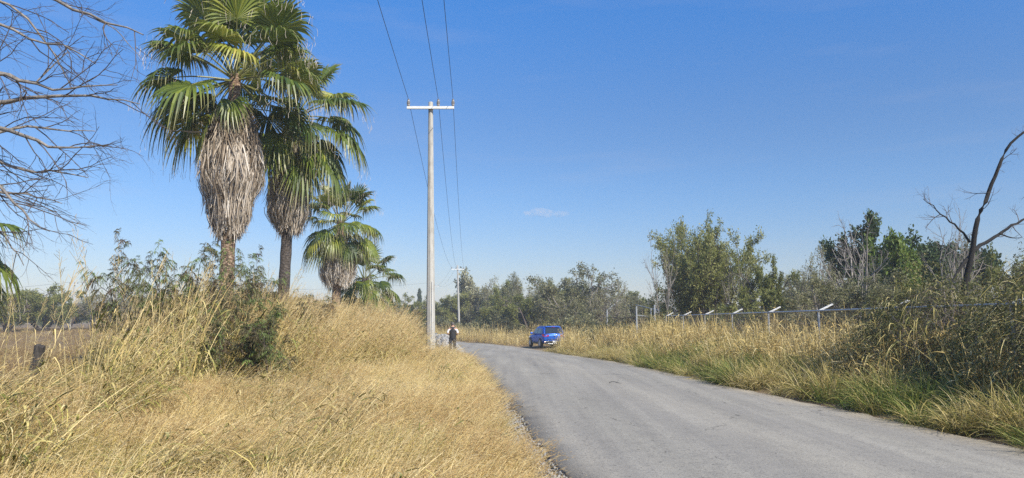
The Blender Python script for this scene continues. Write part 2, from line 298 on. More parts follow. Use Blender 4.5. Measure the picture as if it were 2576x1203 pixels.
# ------------------------------------------------------------------ scatter of uncountable stuff
def scatter(name, protos, P, rot, scl, idx, label=None, cat=None):
    me = bpy.data.meshes.new(name); N = len(P)
    me.vertices.add(N); me.vertices.foreach_set('co', np.asarray(P, np.float32).ravel())
    a = me.attributes.new('rot', 'FLOAT_VECTOR', 'POINT'); a.data.foreach_set('vector', np.asarray(rot, np.float32).ravel())
    a = me.attributes.new('scl', 'FLOAT_VECTOR', 'POINT'); a.data.foreach_set('vector', np.asarray(scl, np.float32).ravel())
    a = me.attributes.new('idx', 'INT', 'POINT'); a.data.foreach_set('value', np.asarray(idx, np.int32))
    o = mesh_obj(name, me)
    ng = bpy.data.node_groups.new(name, 'GeometryNodeTree')
    ng.interface.new_socket('Geometry', in_out='INPUT', socket_type='NodeSocketGeometry'); ng.interface.new_socket('Geometry', in_out='OUTPUT', socket_type='NodeSocketGeometry')
    n, l = ng.nodes, ng.links
    gi = n.new('NodeGroupInput'); go = n.new('NodeGroupOutput'); ip = n.new('GeometryNodeInstanceOnPoints')
    gt = n.new('GeometryNodeGeometryToInstance')
    for p in reversed(protos):
        oi = n.new('GeometryNodeObjectInfo'); oi.inputs['Object'].default_value = p; oi.inputs['As Instance'].default_value = False
        l.new(oi.outputs['Geometry'], gt.inputs[0]) if False else None
        g1 = n.new('GeometryNodeGeometryToInstance'); l.new(oi.outputs['Geometry'], g1.inputs[0])
        p_out = g1.outputs[0]
        if 'jn' not in locals(): jn = n.new('GeometryNodeJoinGeometry')
        l.new(p_out, jn.inputs[0])
    n.remove(gt)
    def attr(nm, t):
        q = n.new('GeometryNodeInputNamedAttribute'); q.data_type = t; q.inputs[0].default_value = nm; return q.outputs[0]
    l.new(gi.outputs[0], ip.inputs['Points']); l.new(jn.outputs[0], ip.inputs['Instance']); ip.inputs['Pick Instance'].default_value = True
    l.new(attr('idx', 'INT'), ip.inputs['Instance Index']); l.new(attr('scl', 'FLOAT_VECTOR'), ip.inputs['Scale'])
    er = n.new('FunctionNodeEulerToRotation'); l.new(attr('rot', 'FLOAT_VECTOR'), er.inputs[0]); l.new(er.outputs[0], ip.inputs['Rotation'])
    l.new(ip.outputs[0], go.inputs[0])
    md = o.modifiers.new('scatter', 'NODES'); md.node_group = ng
    fprop(o, kind='stuff', label=label, category=cat)
    return o
def proto(name, me): return mesh_obj(name, me, link=False)

def blades(n, rad, L, w, lean, leanvar, curve, K=5, bias=(0.0, 0.0), seed=0, tint=(0.1, 1.0), mi=0, z0=0.0, taper=0.15):
    """n grass blades rooted in a disc; lean: radians from upright, curve: extra bending to the tip, bias: world lean"""
    r = np.random.default_rng(seed)
    a = r.uniform(0, 2*math.pi, n); rr = rad*np.sqrt(r.uniform(0, 1, n))
    root = np.stack([rr*np.cos(a), rr*np.sin(a), np.full(n, z0)], 1)
    az = a + r.normal(0, .9, n); le = np.abs(r.normal(lean, leanvar, n)); cu = r.uniform(.4, 1.4, n)*curve
    ln = r.uniform(L[0], L[1], n); t = np.linspace(0, 1, K)
    ang = le[:, None] + cu[:, None]*t[None, :]**1.5
    ang = np.minimum(ang, 2.7)
    h = np.stack([np.sin(ang)*np.cos(az)[:, None], np.sin(ang)*np.sin(az)[:, None], np.cos(ang)], -1)
    h[..., 0] += bias[0]*(.3 + t)[None, :]; h[..., 1] += bias[1]*(.3 + t)[None, :]; h = nrm(h)
    P = np.zeros((n, K, 3)); P[:, 0] = root
    P[:, 1:] = root[:, None] + np.cumsum(h[:, :-1]*(ln/(K - 1))[:, None, None], 1)
    ww = r.uniform(w[0], w[1], n)[:, None]*np.interp(t, [0, .35, 1], [.75, 1, taper])[None, :]*.5
    sa = az + math.pi/2 + r.normal(0, .7, n)
    S = np.stack([np.cos(sa), np.sin(sa), r.normal(0, .25, n)], -1); S = nrm(S)[:, None]*ww[..., None]
    return P, S, ribbons(P, S, r.uniform(tint[0], tint[1], n), mi)
def panicle(tips, dirs, r, n=9, L=.16, w=.006, mi=1, spread=.6, tint=(0, 1)):
    N = len(tips); k = N*n
    t = np.tile(np.linspace(0, 1, n), N); base = np.repeat(tips, n, 0) - np.repeat(dirs, n, 0)*(t*L*1.6)[:, None]
    d = nrm(np.repeat(dirs, n, 0) + r.normal(0, spread, (k, 3))); ln = L*r.uniform(.4, 1, k)*(.4 + .6*t)
    P = np.stack([base, base + d*ln[:, None]*.5, base + d*ln[:, None] - np.array([0, 0, 1.])*(ln*.25)[:, None]], 1)
    S = nrm(np.cross(d, r.normal(0, 1, (k, 3))))[:, None]*np.array([.5, 1, .4])[None, :, None]*w*.5
    return ribbons(P, S, r.uniform(tint[0], tint[1], k), mi)

def short_tuft(seed, green=False, brown=False):
    r = np.random.default_rng(seed)
    _, _, a = blades(22, .12, (.18, .42), (.005, .009), .35, .3, .8, 4, (.42, .10), seed, (.0, .55) if green else (.1, .9), 0)
    P, S, b = blades(24, .12, (.38, .74), (.0042, .0070), .12, .12, .38, 6, (.52, .14), seed + 1, (.35, 1.0), 0)
    tip = P[:, -1]; d = nrm(P[:, -1] - P[:, -2])
    return np_mesh('tuft', [a, b, panicle(tip, d, r, 6 if brown else 3, .09 if brown else .06, .0055, 1, .35, (0, .6) if brown else (.4, 1))], [STRAW_G if green else STRAW, SEED])
def tall_tuft(seed, green=.4, hgt=1.0, leafy=1.0, fine=False):
    r = np.random.default_rng(seed); parts = []
    n1 = int(40*leafy)
    _, _, a = blades(n1, .20, (.45*hgt, 1.1*hgt), (.013, .026), .25, .2, 1.2, 6, (.30, .0), seed, (.0, .55 + .3*(1 - green)), 0); parts.append(a)
    P, S, b = blades(26 if fine else 17, .17, (1.15*hgt, 1.95*hgt), (.006, .010) if fine else (.010, .016), .13, .10, .28, 7, (.50, .05), seed + 1, (.40, 1.0), 1, taper=.45); parts.append(b)
    nl = int(44*leafy); idx = r.integers(0, len(P), nl); k = r.uniform(.2, .8, nl)*(P.shape[1] - 1); k0 = k.astype(int); f = (k - k0)[:, None]
    base = P[idx, k0]*(1 - f) + P[idx, k0 + 1]*f; sd = nrm(P[idx, k0 + 1] - P[idx, k0])
    az = r.uniform(0, 2*math.pi, nl); out = np.stack([np.cos(az), np.sin(az), np.zeros(nl)], 1)
    L = r.uniform(.25, .6, nl)*hgt; t = np.linspace(0, 1, 6); dr = r.uniform(.3, 1.5, nl)
    Q = base[:, None] + L[:, None, None]*(sd[:, None]*(t*.8 - .2*t**2)[None, :, None] + out[:, None]*(t*.55)[None, :, None]) - np.array([0, 0, 1.])*(L*dr)[:, None, None]*(t**2.4*.8)[None, :, None]
    wv = nrm(np.cross(out, np.array([0, 0, 1.])) + r.normal(0, .3, out.shape)); w = r.uniform(.016, .036, nl)
    parts.append(ribbons(Q, wv[:, None]*(w[:, None]*np.interp(t, [0, .3, 1], [.5, 1, .1])[None, :]*.5)[..., None], r.uniform(.05, 1, nl), 0))
    parts.append(panicle(P[:, -1], nrm(P[:, -1] - P[:, -2]), r, 12, (.24 if fine else .16)*hgt, .0055, 2, .38))
    return np_mesh('tall_tuft', parts, [STRAW_G, STRAW, SEED])
def stalk(seed):
    """one lone tall stem with an open airy head"""
    r = np.random.default_rng(seed)
    P, S, b = blades(1, .02, (2.0, 2.5), (.011, .014), .04, .04, .12, 9, (.12, 0), seed, (.7, 1), 0, taper=.35)
    tip = P[0, -1]; d = nrm(P[0, -1] - P[0, -2]); n = 16; t = np.linspace(0, 1, n)
    base = tip[None] - d[None]*((1 - t)*.55)[:, None]; o = nrm(d[None]*1.0 + r.normal(0, .5, (n, 3))); L = .28*(1.1 - t)*r.uniform(.6, 1.1, n)
    Q = base[:, None] + o[:, None]*(L[:, None]*np.linspace(0, 1, 4)[None])[..., None]
    h = ribbons(Q, np.broadcast_to(np.array([.0022, .001, 0]), Q.shape), .5, 1)
    idx = r.integers(2, 6, 3); az = r.uniform(0, 6.3, 3); out = np.stack([np.cos(az), np.sin(az), np.zeros(3)], 1); tt = np.linspace(0, 1, 5)
    lq = P[0, idx][:, None] + out[:, None]*(tt*.3)[None, :, None] + np.array([0, 0, 1.])*(tt*.35 - tt**2*.5)[None, :, None]
    lf = ribbons(lq, nrm(np.cross(out, np.array([0, 0, 1.])))[:, None]*(np.interp(tt, [0, .4, 1], [.5, 1, .1])*.008)[None, :, None], .7, 0)
    return np_mesh('stalk', [b, h, lf], [STRAW, SEED])
VERGE_G = veg('green_verge_blade', [(0, (.055, .10, .02)), (.4, (.13, .19, .035)), (.7, (.25, .28, .06)), (1, (.46, .40, .13))], 0.3, 0.5)
def verge_tuft(seed, straw=False, green=False):
    _, _, a = blades(44, .16, (.40, .85), (.009, .018), .45, .28, 2.0, 7, (-.42, -.22), seed, (.35, 1) if straw else (.05, .85), 0)
    _, _, b = blades(14, .2, (.4, .8), (.007, .012), .5, .35, 1.3, 5, (-.25, -.15), seed + 5, (.6, 1.0), 0)
    return np_mesh('verge_tuft', [a, b], [VERGE_G if green else VERGE])
def cane_tuft(seed, hgt=1.0):
    r = np.random.default_rng(seed); parts = []
    P, S, b = blades(13, .28, (.9*hgt, 1.75*hgt), (.011, .019), .14, .14, .3, 6, (.0, .0), seed, (.3, 1), 0, taper=.5); parts.append(b)
    n = 64; idx = r.integers(0, len(P), n); k = r.uniform(.05, .95, n)*(P.shape[1] - 1); k0 = np.minimum(k.astype(int), P.shape[1] - 2); f = (k - k0)[:, None]
    base = P[idx, k0]*(1 - f) + P[idx, k0 + 1]*f; az = r.uniform(0, 2*math.pi, n); out = np.stack([np.cos(az), np.sin(az), np.zeros(n)], 1)
    L = r.uniform(.18, .5, n); t = np.linspace(0, 1, 5); dr = r.uniform(.2, 1.6, n)
    Q = base[:, None] + L[:, None, None]*(np.array([0, 0, 1.])*(t*.5)[None, :, None] + out[:, None]*(t*.75)[None, :, None]) - np.array([0, 0, 1.])*(L*dr)[:, None, None]*(t**2)[None, :, None]
    wv = nrm(np.cross(out, np.array([0, 0, 1.])) + r.normal(0, .5, out.shape)); w = r.uniform(.016, .034, n)
    parts.append(ribbons(Q, wv[:, None]*(w[:, None]*np.interp(t, [0, .3, 1], [.5, 1, .1])[None, :]*.5)[..., None], r.uniform(.0, 1, n), 0))
    _, _, c = blades(22, .3, (.3, .8), (.007, .014), .5, .35, 1.2, 5, (0, 0), seed + 2, (0, .8), 1); parts.append(c)
    return np_mesh('cane_tuft', parts, [CANE, WEED])
def weed_tuft(seed, gold=False):
    r = np.random.default_rng(seed)
    P, S, a = blades(40, .25, (.3, .8), (.006, .012), .35, .3, .6, 4, (.05, 0), seed, (0, 1), 0)
    return np_mesh('weed_tuft', [a, panicle(P[:, -1], nrm(P[:, -1] - P[:, -2]), r, 6, .14, .010, 0, .7)], [CANE if gold else WEED])

SHORT = [proto('short_tuft', short_tuft(100 + 7*i)) for i in range(4)] + [proto('short_brown_tuft', short_tuft(140 + 7*i, False, True)) for i in range(2)] + [proto('short_green_tuft', short_tuft(160 + 7*i, True)) for i in range(2)]
TALL = [proto('tall_tuft', tall_tuft(200 + 7*i, .6)) for i in range(4)] + [proto('tall_dry_tuft', tall_tuft(260 + 7*i, .1, 1.0, .5, True)) for i in range(3)] + [proto('stalk', stalk(290 + i)) for i in range(4)]
VERG = [proto('verge_tuft', verge_tuft(300 + 9*i)) for i in range(4)] + [proto('verge_straw_tuft', verge_tuft(350 + 9*i, True)) for i in range(3)] + [proto('verge_green_tuft', verge_tuft(380 + 9*i, False, True)) for i in range(3)]
CANES = [proto('cane_tuft', cane_tuft(400 + 9*i)) for i in range(5)]
WEEDS = [proto('weed_tuft', weed_tuft(500 + 9*i)) for i in range(4)]
GOLDW = [proto('gold_weed_tuft', weed_tuft(540 + 9*i, True)) for i in range(3)]

def fill(n, xr, yr, keep, seed):
    r = np.random.default_rng(seed); x = r.uniform(*xr, n); y = r.uniform(*yr, n)
    k = keep(x, y, r.uniform(0, 1, n)); return x[k], y[k], r
def vnoise(x, y, s, seed=0):
    """smooth value noise 0..1"""
    r = np.random.default_rng(seed); T = r.uniform(0, 1, (64, 64)); u = np.asarray(x)/s + 1000; v = np.asarray(y)/s + 1000
    i = np.floor(u).astype(int); j = np.floor(v).astype(int); a = u - i; b = v - j; a = a*a*(3 - 2*a); b = b*b*(3 - 2*b)
    return (T[i % 64, j % 64]*(1 - a) + T[(i + 1) % 64, j % 64]*a)*(1 - b) + (T[i % 64, (j + 1) % 64]*(1 - a) + T[(i + 1) % 64, (j + 1) % 64]*a)*b
def put(name, protos, x, y, r, smin, smax, rotspan, label, cat, idx=None, zmul=None, tilt=.12):
    n = len(x); P = np.stack([x, y, gz(x, y) - .01], 1)
    rot = np.stack([r.normal(0, tilt, n), r.normal(0, tilt, n), r.uniform(-rotspan, rotspan, n)], 1)
    s = r.uniform(smin, smax, n); S = np.stack([s, s, s*(1 if zmul is None else zmul)], 1)
    return scatter(name, protos, P, rot, S, r.integers(0, len(protos), n) if idx is None else idx, label, cat)

TB_Y = [2, 6, 8.0, 9.2, 10.5, 12, 14, 15.5, 18, 20, 23, 26, 30, 40, 60]
TB_X = [-2.6, -3.3, -4.5, -5.2, -5.1, -5.1, -4.8, -4.7, -4.0, -3.4, -3.3, -3.7, -4.6, -6.0, -9.0]
def tb(y): return np.interp(y, TB_Y, TB_X)
# short golden grass of the verge
def keep_short(x, y, u):
    edge = road_l(y) - .12 - .42*ss(22, 7, y) + .25*(vnoise(x, y, .5, 3) - .5)
    dens = np.interp(y, [3, 10, 16, 30, 50], [1, 1, .6, .35, .25])*(.45 + .8*vnoise(x, y, .9, 6))
    return (x < edge - .05) & (x > tb(y) - 1.5) & (u < dens)
x, y, r = fill(30000, (-9, 1.2), (3, 50), keep_short, 1)
gp = vnoise(x, y, 1.4, 5); bp = vnoise(x, y, 1.9, 7); u = r.uniform(0, 1, len(x))
idx = np.where((gp > .62) & (u < .6), r.integers(6, 8, len(x)), np.where((bp > .56) & (u < .75), r.integers(4, 6, len(x)), r.integers(0, 4, len(x))))
hm = .30 + .52*vnoise(x, y, 1.5, 9)*(.6 + .8*vnoise(x, y, .5, 19))
hm *= 1 - .45*ss(1.3, .1, road_l(y) - x)
hm *= np.interp(y, [15, 24, 29, 40], [1, 1.2, 1.0, .7])
put('dry_grass', SHORT, x, y, r, .85, 1.3, .35, 'low golden dry grass covering the verge left of the road', 'grass', idx, hm, .16)
# tall straw grass left of it
def keep_tall(x, y, u):
    b = tb(y) + .7*(vnoise(x, y, 1.3, 11) - .5)
    dens = np.interp(y, [3, 8, 10, 30, 45], [.4, .5, .8, .8, .5])*(.25 + 1.0*vnoise(x, y, .8, 21))
    return (x < b) & (x > -9.6 - .12*(y - 14).clip(0)) & (u < dens)
x, y, r = fill(4600, (-15, -2), (5.5, 45), keep_tall, 2)
pxl = CX + F*x/y
dry = ss(620, 800, pxl); idx = np.where(r.uniform(0, 1, len(x)) < dry*.85 + .12, r.integers(4, 7, len(x)), r.integers(0, 4, len(x)))
hm = (.92 + .55*vnoise(x, y, 1.2, 13))*np.interp(tb(y) - x, [0, .5, 1.6], [.55, .9, 1.08])*np.interp(y, [5, 8, 10, 13, 20, 28], [.85, 1.0, .95, 1, .98, .98])
hm *= np.interp(pxl, [-50, 120, 260, 420, 540, 700, 740, 790], [.60, .66, .70, .95, 1.05, 1.0, .86, .90])
bush_d = np.minimum(np.hypot(x + 4.95, y - 14.6), np.hypot(x + 5.5, y - 14.3)); hm *= np.interp(bush_d, [.3, 1.2], [.62, 1])*np.where((np.abs(x + 4.9) < .9) & (y < 14.6) & (y > 13), .6, 1)
hm *= np.where((pxl < 230) & (y > 8.3), .5, 1)*np.where((pxl < 230) & (y > 6.8) & (y <= 8.3), .8, 1)
sx_, sy_, _r = fill(70, (-13, -4), (7, 17), lambda x, y, u: (CX + F*x/y < 560) & (CX + F*x/y > -60) & (x < tb(y) + .6), 77)
ns = len(sx_); x = np.r_[x, sx_]; y = np.r_[y, sy_]; idx = np.r_[idx, r.integers(7, 11, ns)]; hm = np.r_[hm, r.uniform(.7, 1.15, ns)]
mx_, my_, _r = fill(420, (-6, 1), (5, 30), lambda x, y, u: (x > tb(y)) & (x < road_l(y) - 1.3) & (vnoise(x, y, 1.3, 81) > .52), 78)
nm = len(mx_); x = np.r_[x, mx_]; y = np.r_[y, my_]; idx = np.r_[idx, r.integers(4, 7, nm)]; hm = np.r_[hm, r.uniform(.28, .5, nm)]
put('tall_grass', TALL, x, y, r, .85, 1.15, .4, 'tall straw coloured grass leaning right below the palms', 'grass', idx, hm, .12)
# field
x, y, r = fill(30000, (-110, -8), (14, 112), lambda x, y, u: (x < -9.3 - .12*(y - 14).clip(0)) & (x > -18 - y*.72) & (u < np.interp(y, [14, 40, 112], [1, .6, .35])), 3)
put('field_grass', WEEDS + GOLDW[:1], x, y, r, .6, 1.1, 3.1, 'brown dry grass of the open field at the left', 'grass', None, .30 + .35*vnoise(x, y, 5, 4), .2)
# right verge grass
def keep_verge(x, y, u):
    w = x - road_r(y); clear = (y > 49) & (y < 61) & (x < 3.6)
    return (w > .03 + .3*(vnoise(x, y, .7, 31) - .5)) & (w < np.interp(y, [4, 20, 40, 60], [3.2, 3.2, 3.4, 3.6])) & (u < np.interp(y, [4, 18, 50], [1, .8, .4])*(.3 + vnoise(x, y, .7, 35))) & ~clear
x, y, r = fill(9000, (0, 11), (4, 58), keep_verge, 4)
w = x - road_r(y); hm = np.interp(w, [0, .4, 1.5, 3], [.55, .85, 1.0, 1.15])*(.55 + .85*vnoise(x, y, .9, 33))*np.interp(y, [5, 10, 15, 40], [.75, .85, 1, .95])
u = r.uniform(0, 1, len(x)); idx = np.where(u < np.interp(y, [8, 18, 30, 45], [.12, .42, .75, .95])*(.3 + 1.3*vnoise(x, y, 1.1, 37)), r.integers(4, 7, len(x)), r.integers(0, 4, len(x)))
gpv = vnoise(x, y, 1.3, 91); idx = np.where((gpv > np.interp(y, [7, 12, 20, 35, 50], [.25, .42, .55, .68, .8])) & (r.uniform(0, 1, len(x)) < .7), r.integers(7, 10, len(x)), idx)
put('verge_grass', VERG, x, y, r, .8, 1.25, .6, 'yellow green arching grass edging the right side of the road', 'grass', idx, hm, .18)
# cane along the fence
x, y, r = fill(5200, (5, 16), (8, 62), lambda x, y, u: (x - road_r(y) > 1.9 + 1.0*(vnoise(x, y, 1.5, 41) - .5)) & (x - road_r(y) < 5.6) & (u < np.interp(y, [8, 15, 60], [.30, .9, .7])*(.25 + vnoise(x, y, 1.1, 47))), 5)
hm = (.55 + .6*vnoise(x, y, 1.3, 43))*np.interp(x - road_r(y), [1.8, 2.6, 3.4], [.7, .95, 1.05])*np.interp(y, [8, 30, 36, 50, 60], [1, .95, 1.1, 1.0, .75])
put('dry_cane', CANES, x, y, r, .85, 1.15, 3.1, 'dry golden canes growing along the chain link fence', 'reeds', None, hm, .16)
# weeds around far road sides
x, y, r = fill(9000, (-34, 22), (38, 104), lambda x, y, u: (((x > road_r(y) + .2) & (x < road_r(y) + 10)) | ((x < road_l(y) - .5) & (x > road_l(y) - 9) & (y > 46))) & ~((y > 48) & (y < 60) & (x < 3.4) & (x > -2)), 6)
put('roadside_weeds', GOLDW + WEEDS[:1] + CANES[:2], x, y, r, .7, 1.2, 3.1, 'straw and brown weeds lining the far bend of the road', 'weeds', None, .7 + .6*vnoise(x, y, 2.5, 51), .18)

# gravel at the road edge
def pebble(seed):
    bm = bmesh.new(); bmesh.ops.create_icosphere(bm, subdivisions=1, radius=1); r = random.Random(seed)
    for v in bm.verts: v.co *= r.uniform(.7, 1.15); v.co.z *= .7
    me = bpy.data.meshes.new('pebble'); bm.to_mesh(me); bm.free(); me.materials.append(STONE); return me
PEB = [proto('pebble', pebble(i)) for i in range(4)]
x, y, r = fill(60000, (-2, 1.6), (3, 26), lambda x, y, u: (x < road_l(y) + .05) & (x > road_l(y) - .30 - .5*ss(20, 6, y)) & (u < .9), 8)
s = .006 + .016*r.uniform(0, 1, len(x))**3
scatter('gravel', PEB, np.stack([x, y, gz(x, y) + .004], 1), r.uniform(-3, 3, (len(x), 3)), np.stack([s, s, s], 1), r.integers(0, 4, len(x)), 'grey gravel along the left edge of the asphalt', 'gravel')
x, y, r = fill(5200, (-2, 8), (3.5, 24), lambda x, y, u: ((x > road_l(y)) & (x < road_l(y) + .9) & (u < np.exp(-(x - road_l(y))/.22))) | ((x < road_r(y)) & (x > road_r(y) - .8) & (u < .7*np.exp(-(road_r(y) - x)/.22))), 88)
s = .004 + .010*r.uniform(0, 1, len(x))**3
scatter('loose_grit', PEB, np.stack([x, y, -0.62*ss(20, 58, y) + .036 + .03*np.minimum(1, np.minimum(x - road_l(y), road_r(y) - x))], 1), r.uniform(-3, 3, (len(x), 3)), np.stack([s, s, s], 1), r.integers(0, 4, len(x)), 'loose grit washed onto both edges of the asphalt', 'gravel')
# rubble bank beyond the pole
def bank_h(x, y): return (.88 + .28*vnoise(x, y, 1.1, 61))*np.clip(1.15 - np.abs(x - (road_l(y) - 1.0))/.95, 0, 1)**.8*ss(39.5, 42, y)*ss(63, 58, y)
by_ = np.arange(39.5, 63.6, .3); bu_ = np.linspace(-1.3, 1.3, 14); BX = road_l(by_)[:, None] - 1.0 + bu_[None]; BY = np.repeat(by_[:, None], 14, 1)
i0 = np.arange(BX.size).reshape(BX.shape); Q = np.stack([i0[:-1, :-1], i0[:-1, 1:], i0[1:, 1:], i0[1:, :-1]], -1).reshape(-1, 4)
fprop(mesh_obj('gravel_bank', np_mesh('gravel_bank', [(np.stack([BX, BY, gz(BX, BY) + bank_h(BX, BY) + rng.uniform(-.02, .03, BX.shape) - .02], -1).reshape(-1, 3), Q, .5, .5, 0)], [STONE])), kind='structure')
x, y, r = fill(9000, (-7.5, -2.6), (40, 62), lambda x, y, u: np.abs(x - (road_l(y) - .9)) < .9, 9)
s = .03 + .11*r.uniform(0, 1, len(x))**3
hb = bank_h(x, y)
scatter('rubble', PEB, np.stack([x, y, gz(x, y) + hb + .01], 1), r.uniform(-3, 3, (len(x), 3)), np.stack([s, s, s], 1), r.integers(0, 4, len(x)), 'grey stone rubble heaped beside the road beyond the big pole', 'rubble')
# ------------------------------------------------------------------ palms
def frond_mesh(pitch, seed, Lp=1.25, Rb=1.25, droop=.55, nseg=44, arc=2.15, dead=False):
    r = np.random.default_rng(seed)
    K = 7; t = np.linspace(0, 1, K); ang = pitch - .35*t**1.5*max(0.0, math.cos(pitch))*1.2
    st = Lp/(K - 1); pet = np.zeros((K, 3))
    pet[1:, 0] = np.cumsum(np.cos(ang[:-1]))*st; pet[1:, 2] = np.cumsum(np.sin(ang[:-1]))*st
    T = nrm(pet[-1] - pet[-2]); Yv = np.array([0, 1., 0]); N = np.cross(T, Yv); N = N if N[2] >= 0 else -N
    th = np.linspace(-arc, arc, nseg) + r.normal(0, .015, nseg)
    rr = np.array([0.0, .16, .34, .52, .68, .84, 1.0]); KK = len(rr)
    RL = Rb*(.74 + .26*np.cos(th*.8))*r.uniform(.93, 1.06, nseg)
    d = T[None]*np.cos(th)[:, None] + Yv[None]*np.sin(th)[:, None]
    P = pet[-1][None, None] + d[:, None]*(RL[:, None]*rr[None])[..., None]
    P = P + N[None, None]*(.16*np.abs(np.sin(th))[:, None]*(rr*RL[:, None])*(1 - .5*rr))[..., None]
    # costa: the blade bends down along its middle
    P = P - np.array([0, 0, 1.])*(.16*Rb*(np.cos(th)[:, None]*rr[None]).clip(0)**2*max(.15, math.cos(pitch)))[..., None]
    f = ((rr - .52).clip(0)/.48)**1.5
    dr = droop*Rb*r.uniform(.6, 1.35, nseg)
    P = P - np.array([0, 0, 1.])*(dr[:, None]*f[None])[..., None]
    back = (f[None]*dr[:, None]*.45)[..., None]; hd = d.copy(); hd[:, 2] = 0
    P = P - hd[:, None]*back
    dth = 2*arc/nseg
    w = np.minimum(rr*Rb*dth*.62, .046*Rb/1.2); w = np.where(rr > .5, w*np.interp(rr, [.5, .68, .84, 1], [1, .66, .34, .08]), w); w[0] = .004
    tang = -T[None]*np.sin(th)[:, None] + Yv[None]*np.cos(th)[:, None]
    tilt = np.where(np.arange(nseg) % 2 == 0, .55, -.55)
    S = tang*np.cos(tilt)[:, None] + N[None]*np.sin(tilt)[:, None]
    S = S[:, None]*w[None, :, None]
    base = r.uniform(.15, .6)
    parts = [ribbons(P, S, (base + r.normal(0, .13, nseg)).clip(0, 1), 0)]
    tip = P[:, -1]; hang = np.stack([tip, tip + np.array([0, 0, -.09]) + r.normal(0, .02, tip.shape), tip + np.array([0, 0, -.2]) + r.normal(0, .04, tip.shape)], 1)
    sel = r.uniform(0, 1, nseg) < .55
    parts.append(ribbons(hang[sel], np.broadcast_to(np.array([.003, .002, 0]), hang[sel].shape), .6, 2))
    parts.append(tubes(pet[None], np.linspace(.030, .014, K)[None], 5, .5, 1))
    return np_mesh('frond', parts, [DEADF if dead else PALM, PETI, DEADF])
PITCHES = [82, 66, 50, 34, 18, 2, -14, -30, -46, -62, -74]
FR = {}
for i, p in enumerate(PITCHES):
    FR[p] = [frond_mesh(R_(p), 600 + 10*i + k, 1.55 if p < 70 else 1.25, 1.2, np.interp(p, [-74, -30, 0, 40, 82], [.25, .42, .46, .30, .08]), arc=1.95 if p > 60 else 2.25) for k in range(2)]
def skirt_mesh(prof, n, seed, wid=(.010, .022), upper_shade=0.0):
    """shag of dead fronds; prof: (height, radius) pairs from top to bottom"""
    r = np.random.default_rng(seed); z = np.array([p[0] for p in prof])[::-1]; R = np.array([p[1] for p in prof])[::-1]
    zt, zb = z[-1], z[0]; K = 5
    ph = r.uniform(0, 2*math.pi, n); z0 = r.uniform(zb + .25, zt + .05, n); fac = r.uniform(.55, 1.04, n)**.7
    L = r.uniform(.45, 1.05, n); t = np.linspace(0, 1, K)
    zz = z0[:, None] - L[:, None]*t[None]
    zz = np.maximum(zz, zb - r.uniform(-.05, .30, n)[:, None] + (.20*np.sin(ph*4 + 1) + .12*np.sin(ph*9))[:, None])
    clump = 1 + .10*np.sin(ph*5 + z0*3) + .09*np.sin(ph*11 - z0*2) + .13*((z0*1.9 + .35*np.sin(ph*3)) % 1.0 - .5)
    RR = np.interp(zz, z, R)*fac[:, None]*clump[:, None]
    RR = RR + (r.normal(0, .045, n)[:, None] + .085*t[None]**2*r.normal(.25, 1, n)[:, None])
    pp = ph[:, None] + (r.normal(0, .14, n)/np.maximum(np.interp(z0, z, R), .3))[:, None]*t[None]
    P = np.stack([RR*np.cos(pp), RR*np.sin(pp), zz], -1)
    yaw = ph + math.pi/2 + r.normal(0, .6, n); w = r.uniform(*wid, n)
    S = np.stack([np.cos(yaw), np.sin(yaw), r.normal(0, .12, n)], -1)[:, None]*(w[:, None]*np.interp(t, [0, .6, 1], [.9, 1, .25])[None])[..., None]
    tint = r.uniform(.15, 1, n) - upper_shade*ss(zt - 1.7, zt, z0) - .35*(np.sin(ph*4 + 2*z0)*np.sin(ph*7 - 3*z0 + 1) > .35)  # shade painted in: tint falls toward the top and in gap-like clumps
    return np_mesh('dead_skirt', [ribbons(P, S, tint.clip(0, 1), 0)], [DEADF])
def palm(name_label, base, top, n, scale, pitches, skirt, seed, trunk_r=(.21, .17), tm=None, skirt_n=0, upper_shade=0.0, extra=(), skip=None):
    """base, top: world points of the trunk's foot and the heart of the crown; skirt: (height above ground, radius) pairs"""
    rr = random.Random(seed); base = np.array(base, float); top = np.array(top, float) - base
    root = empty('palm_tree', name_label, 'palm tree', base)
    K = 26; t = np.linspace(0, 1, K); cpts = np.stack([top[0]*t**1.3, top[1]*t**1.3, -.15 + (top[2] + .15)*t], 1)
    rad = np.interp(t, [0, .06, .2, 1], [trunk_r[0]*1.35, trunk_r[0]*1.08, trunk_r[0], trunk_r[1]])*(1 + .045*np.sin(np.arange(K)*2.4))
    mesh_obj('trunk', np_mesh('trunk', [tubes(cpts[None], rad[None], 14)], [tm or PTRUNK], True), root)
    if skirt:
        s = mesh_obj('dead_skirt', skirt_mesh(skirt, skirt_n, seed, upper_shade=upper_shade), root)
        zm = skirt[len(skirt)//2][0]; k = (zm/top[2]); s.location = (top[0]*k**1.3, top[1]*k**1.3, 0)
    az = rr.uniform(0, 6.28)
    lst = []
    for i in range(n):
        az += 2.399963; p = pitches[0] + (pitches[1] - pitches[0])*(i/(n - 1))**.85 + rr.uniform(-7, 7)
        lst.append((az + rr.uniform(-.2, .2), p, rr.uniform(.88, 1.1)))
    lst += list(extra)
    for a, p, s in lst:
        if skip and skip(a % (2*math.pi), p): continue
        q = min(PITCHES, key=lambda v: abs(v - p))
        mesh_obj('frond', rr.choice(FR[q]), root, top + np.array([.10*math.cos(a), .10*math.sin(a), -.35*(1 - (p + 75)/160)]), (rr.uniform(-.25, .25), 0, a), scale*s)
    return root
def bz(px, Y): x = gx(px, Y); return np.array([x, Y, g(x, Y)])
b = bz(559, 22); c = W(592, 188, 22)
hz = lambda py, Y: W(0, py, Y)[2]
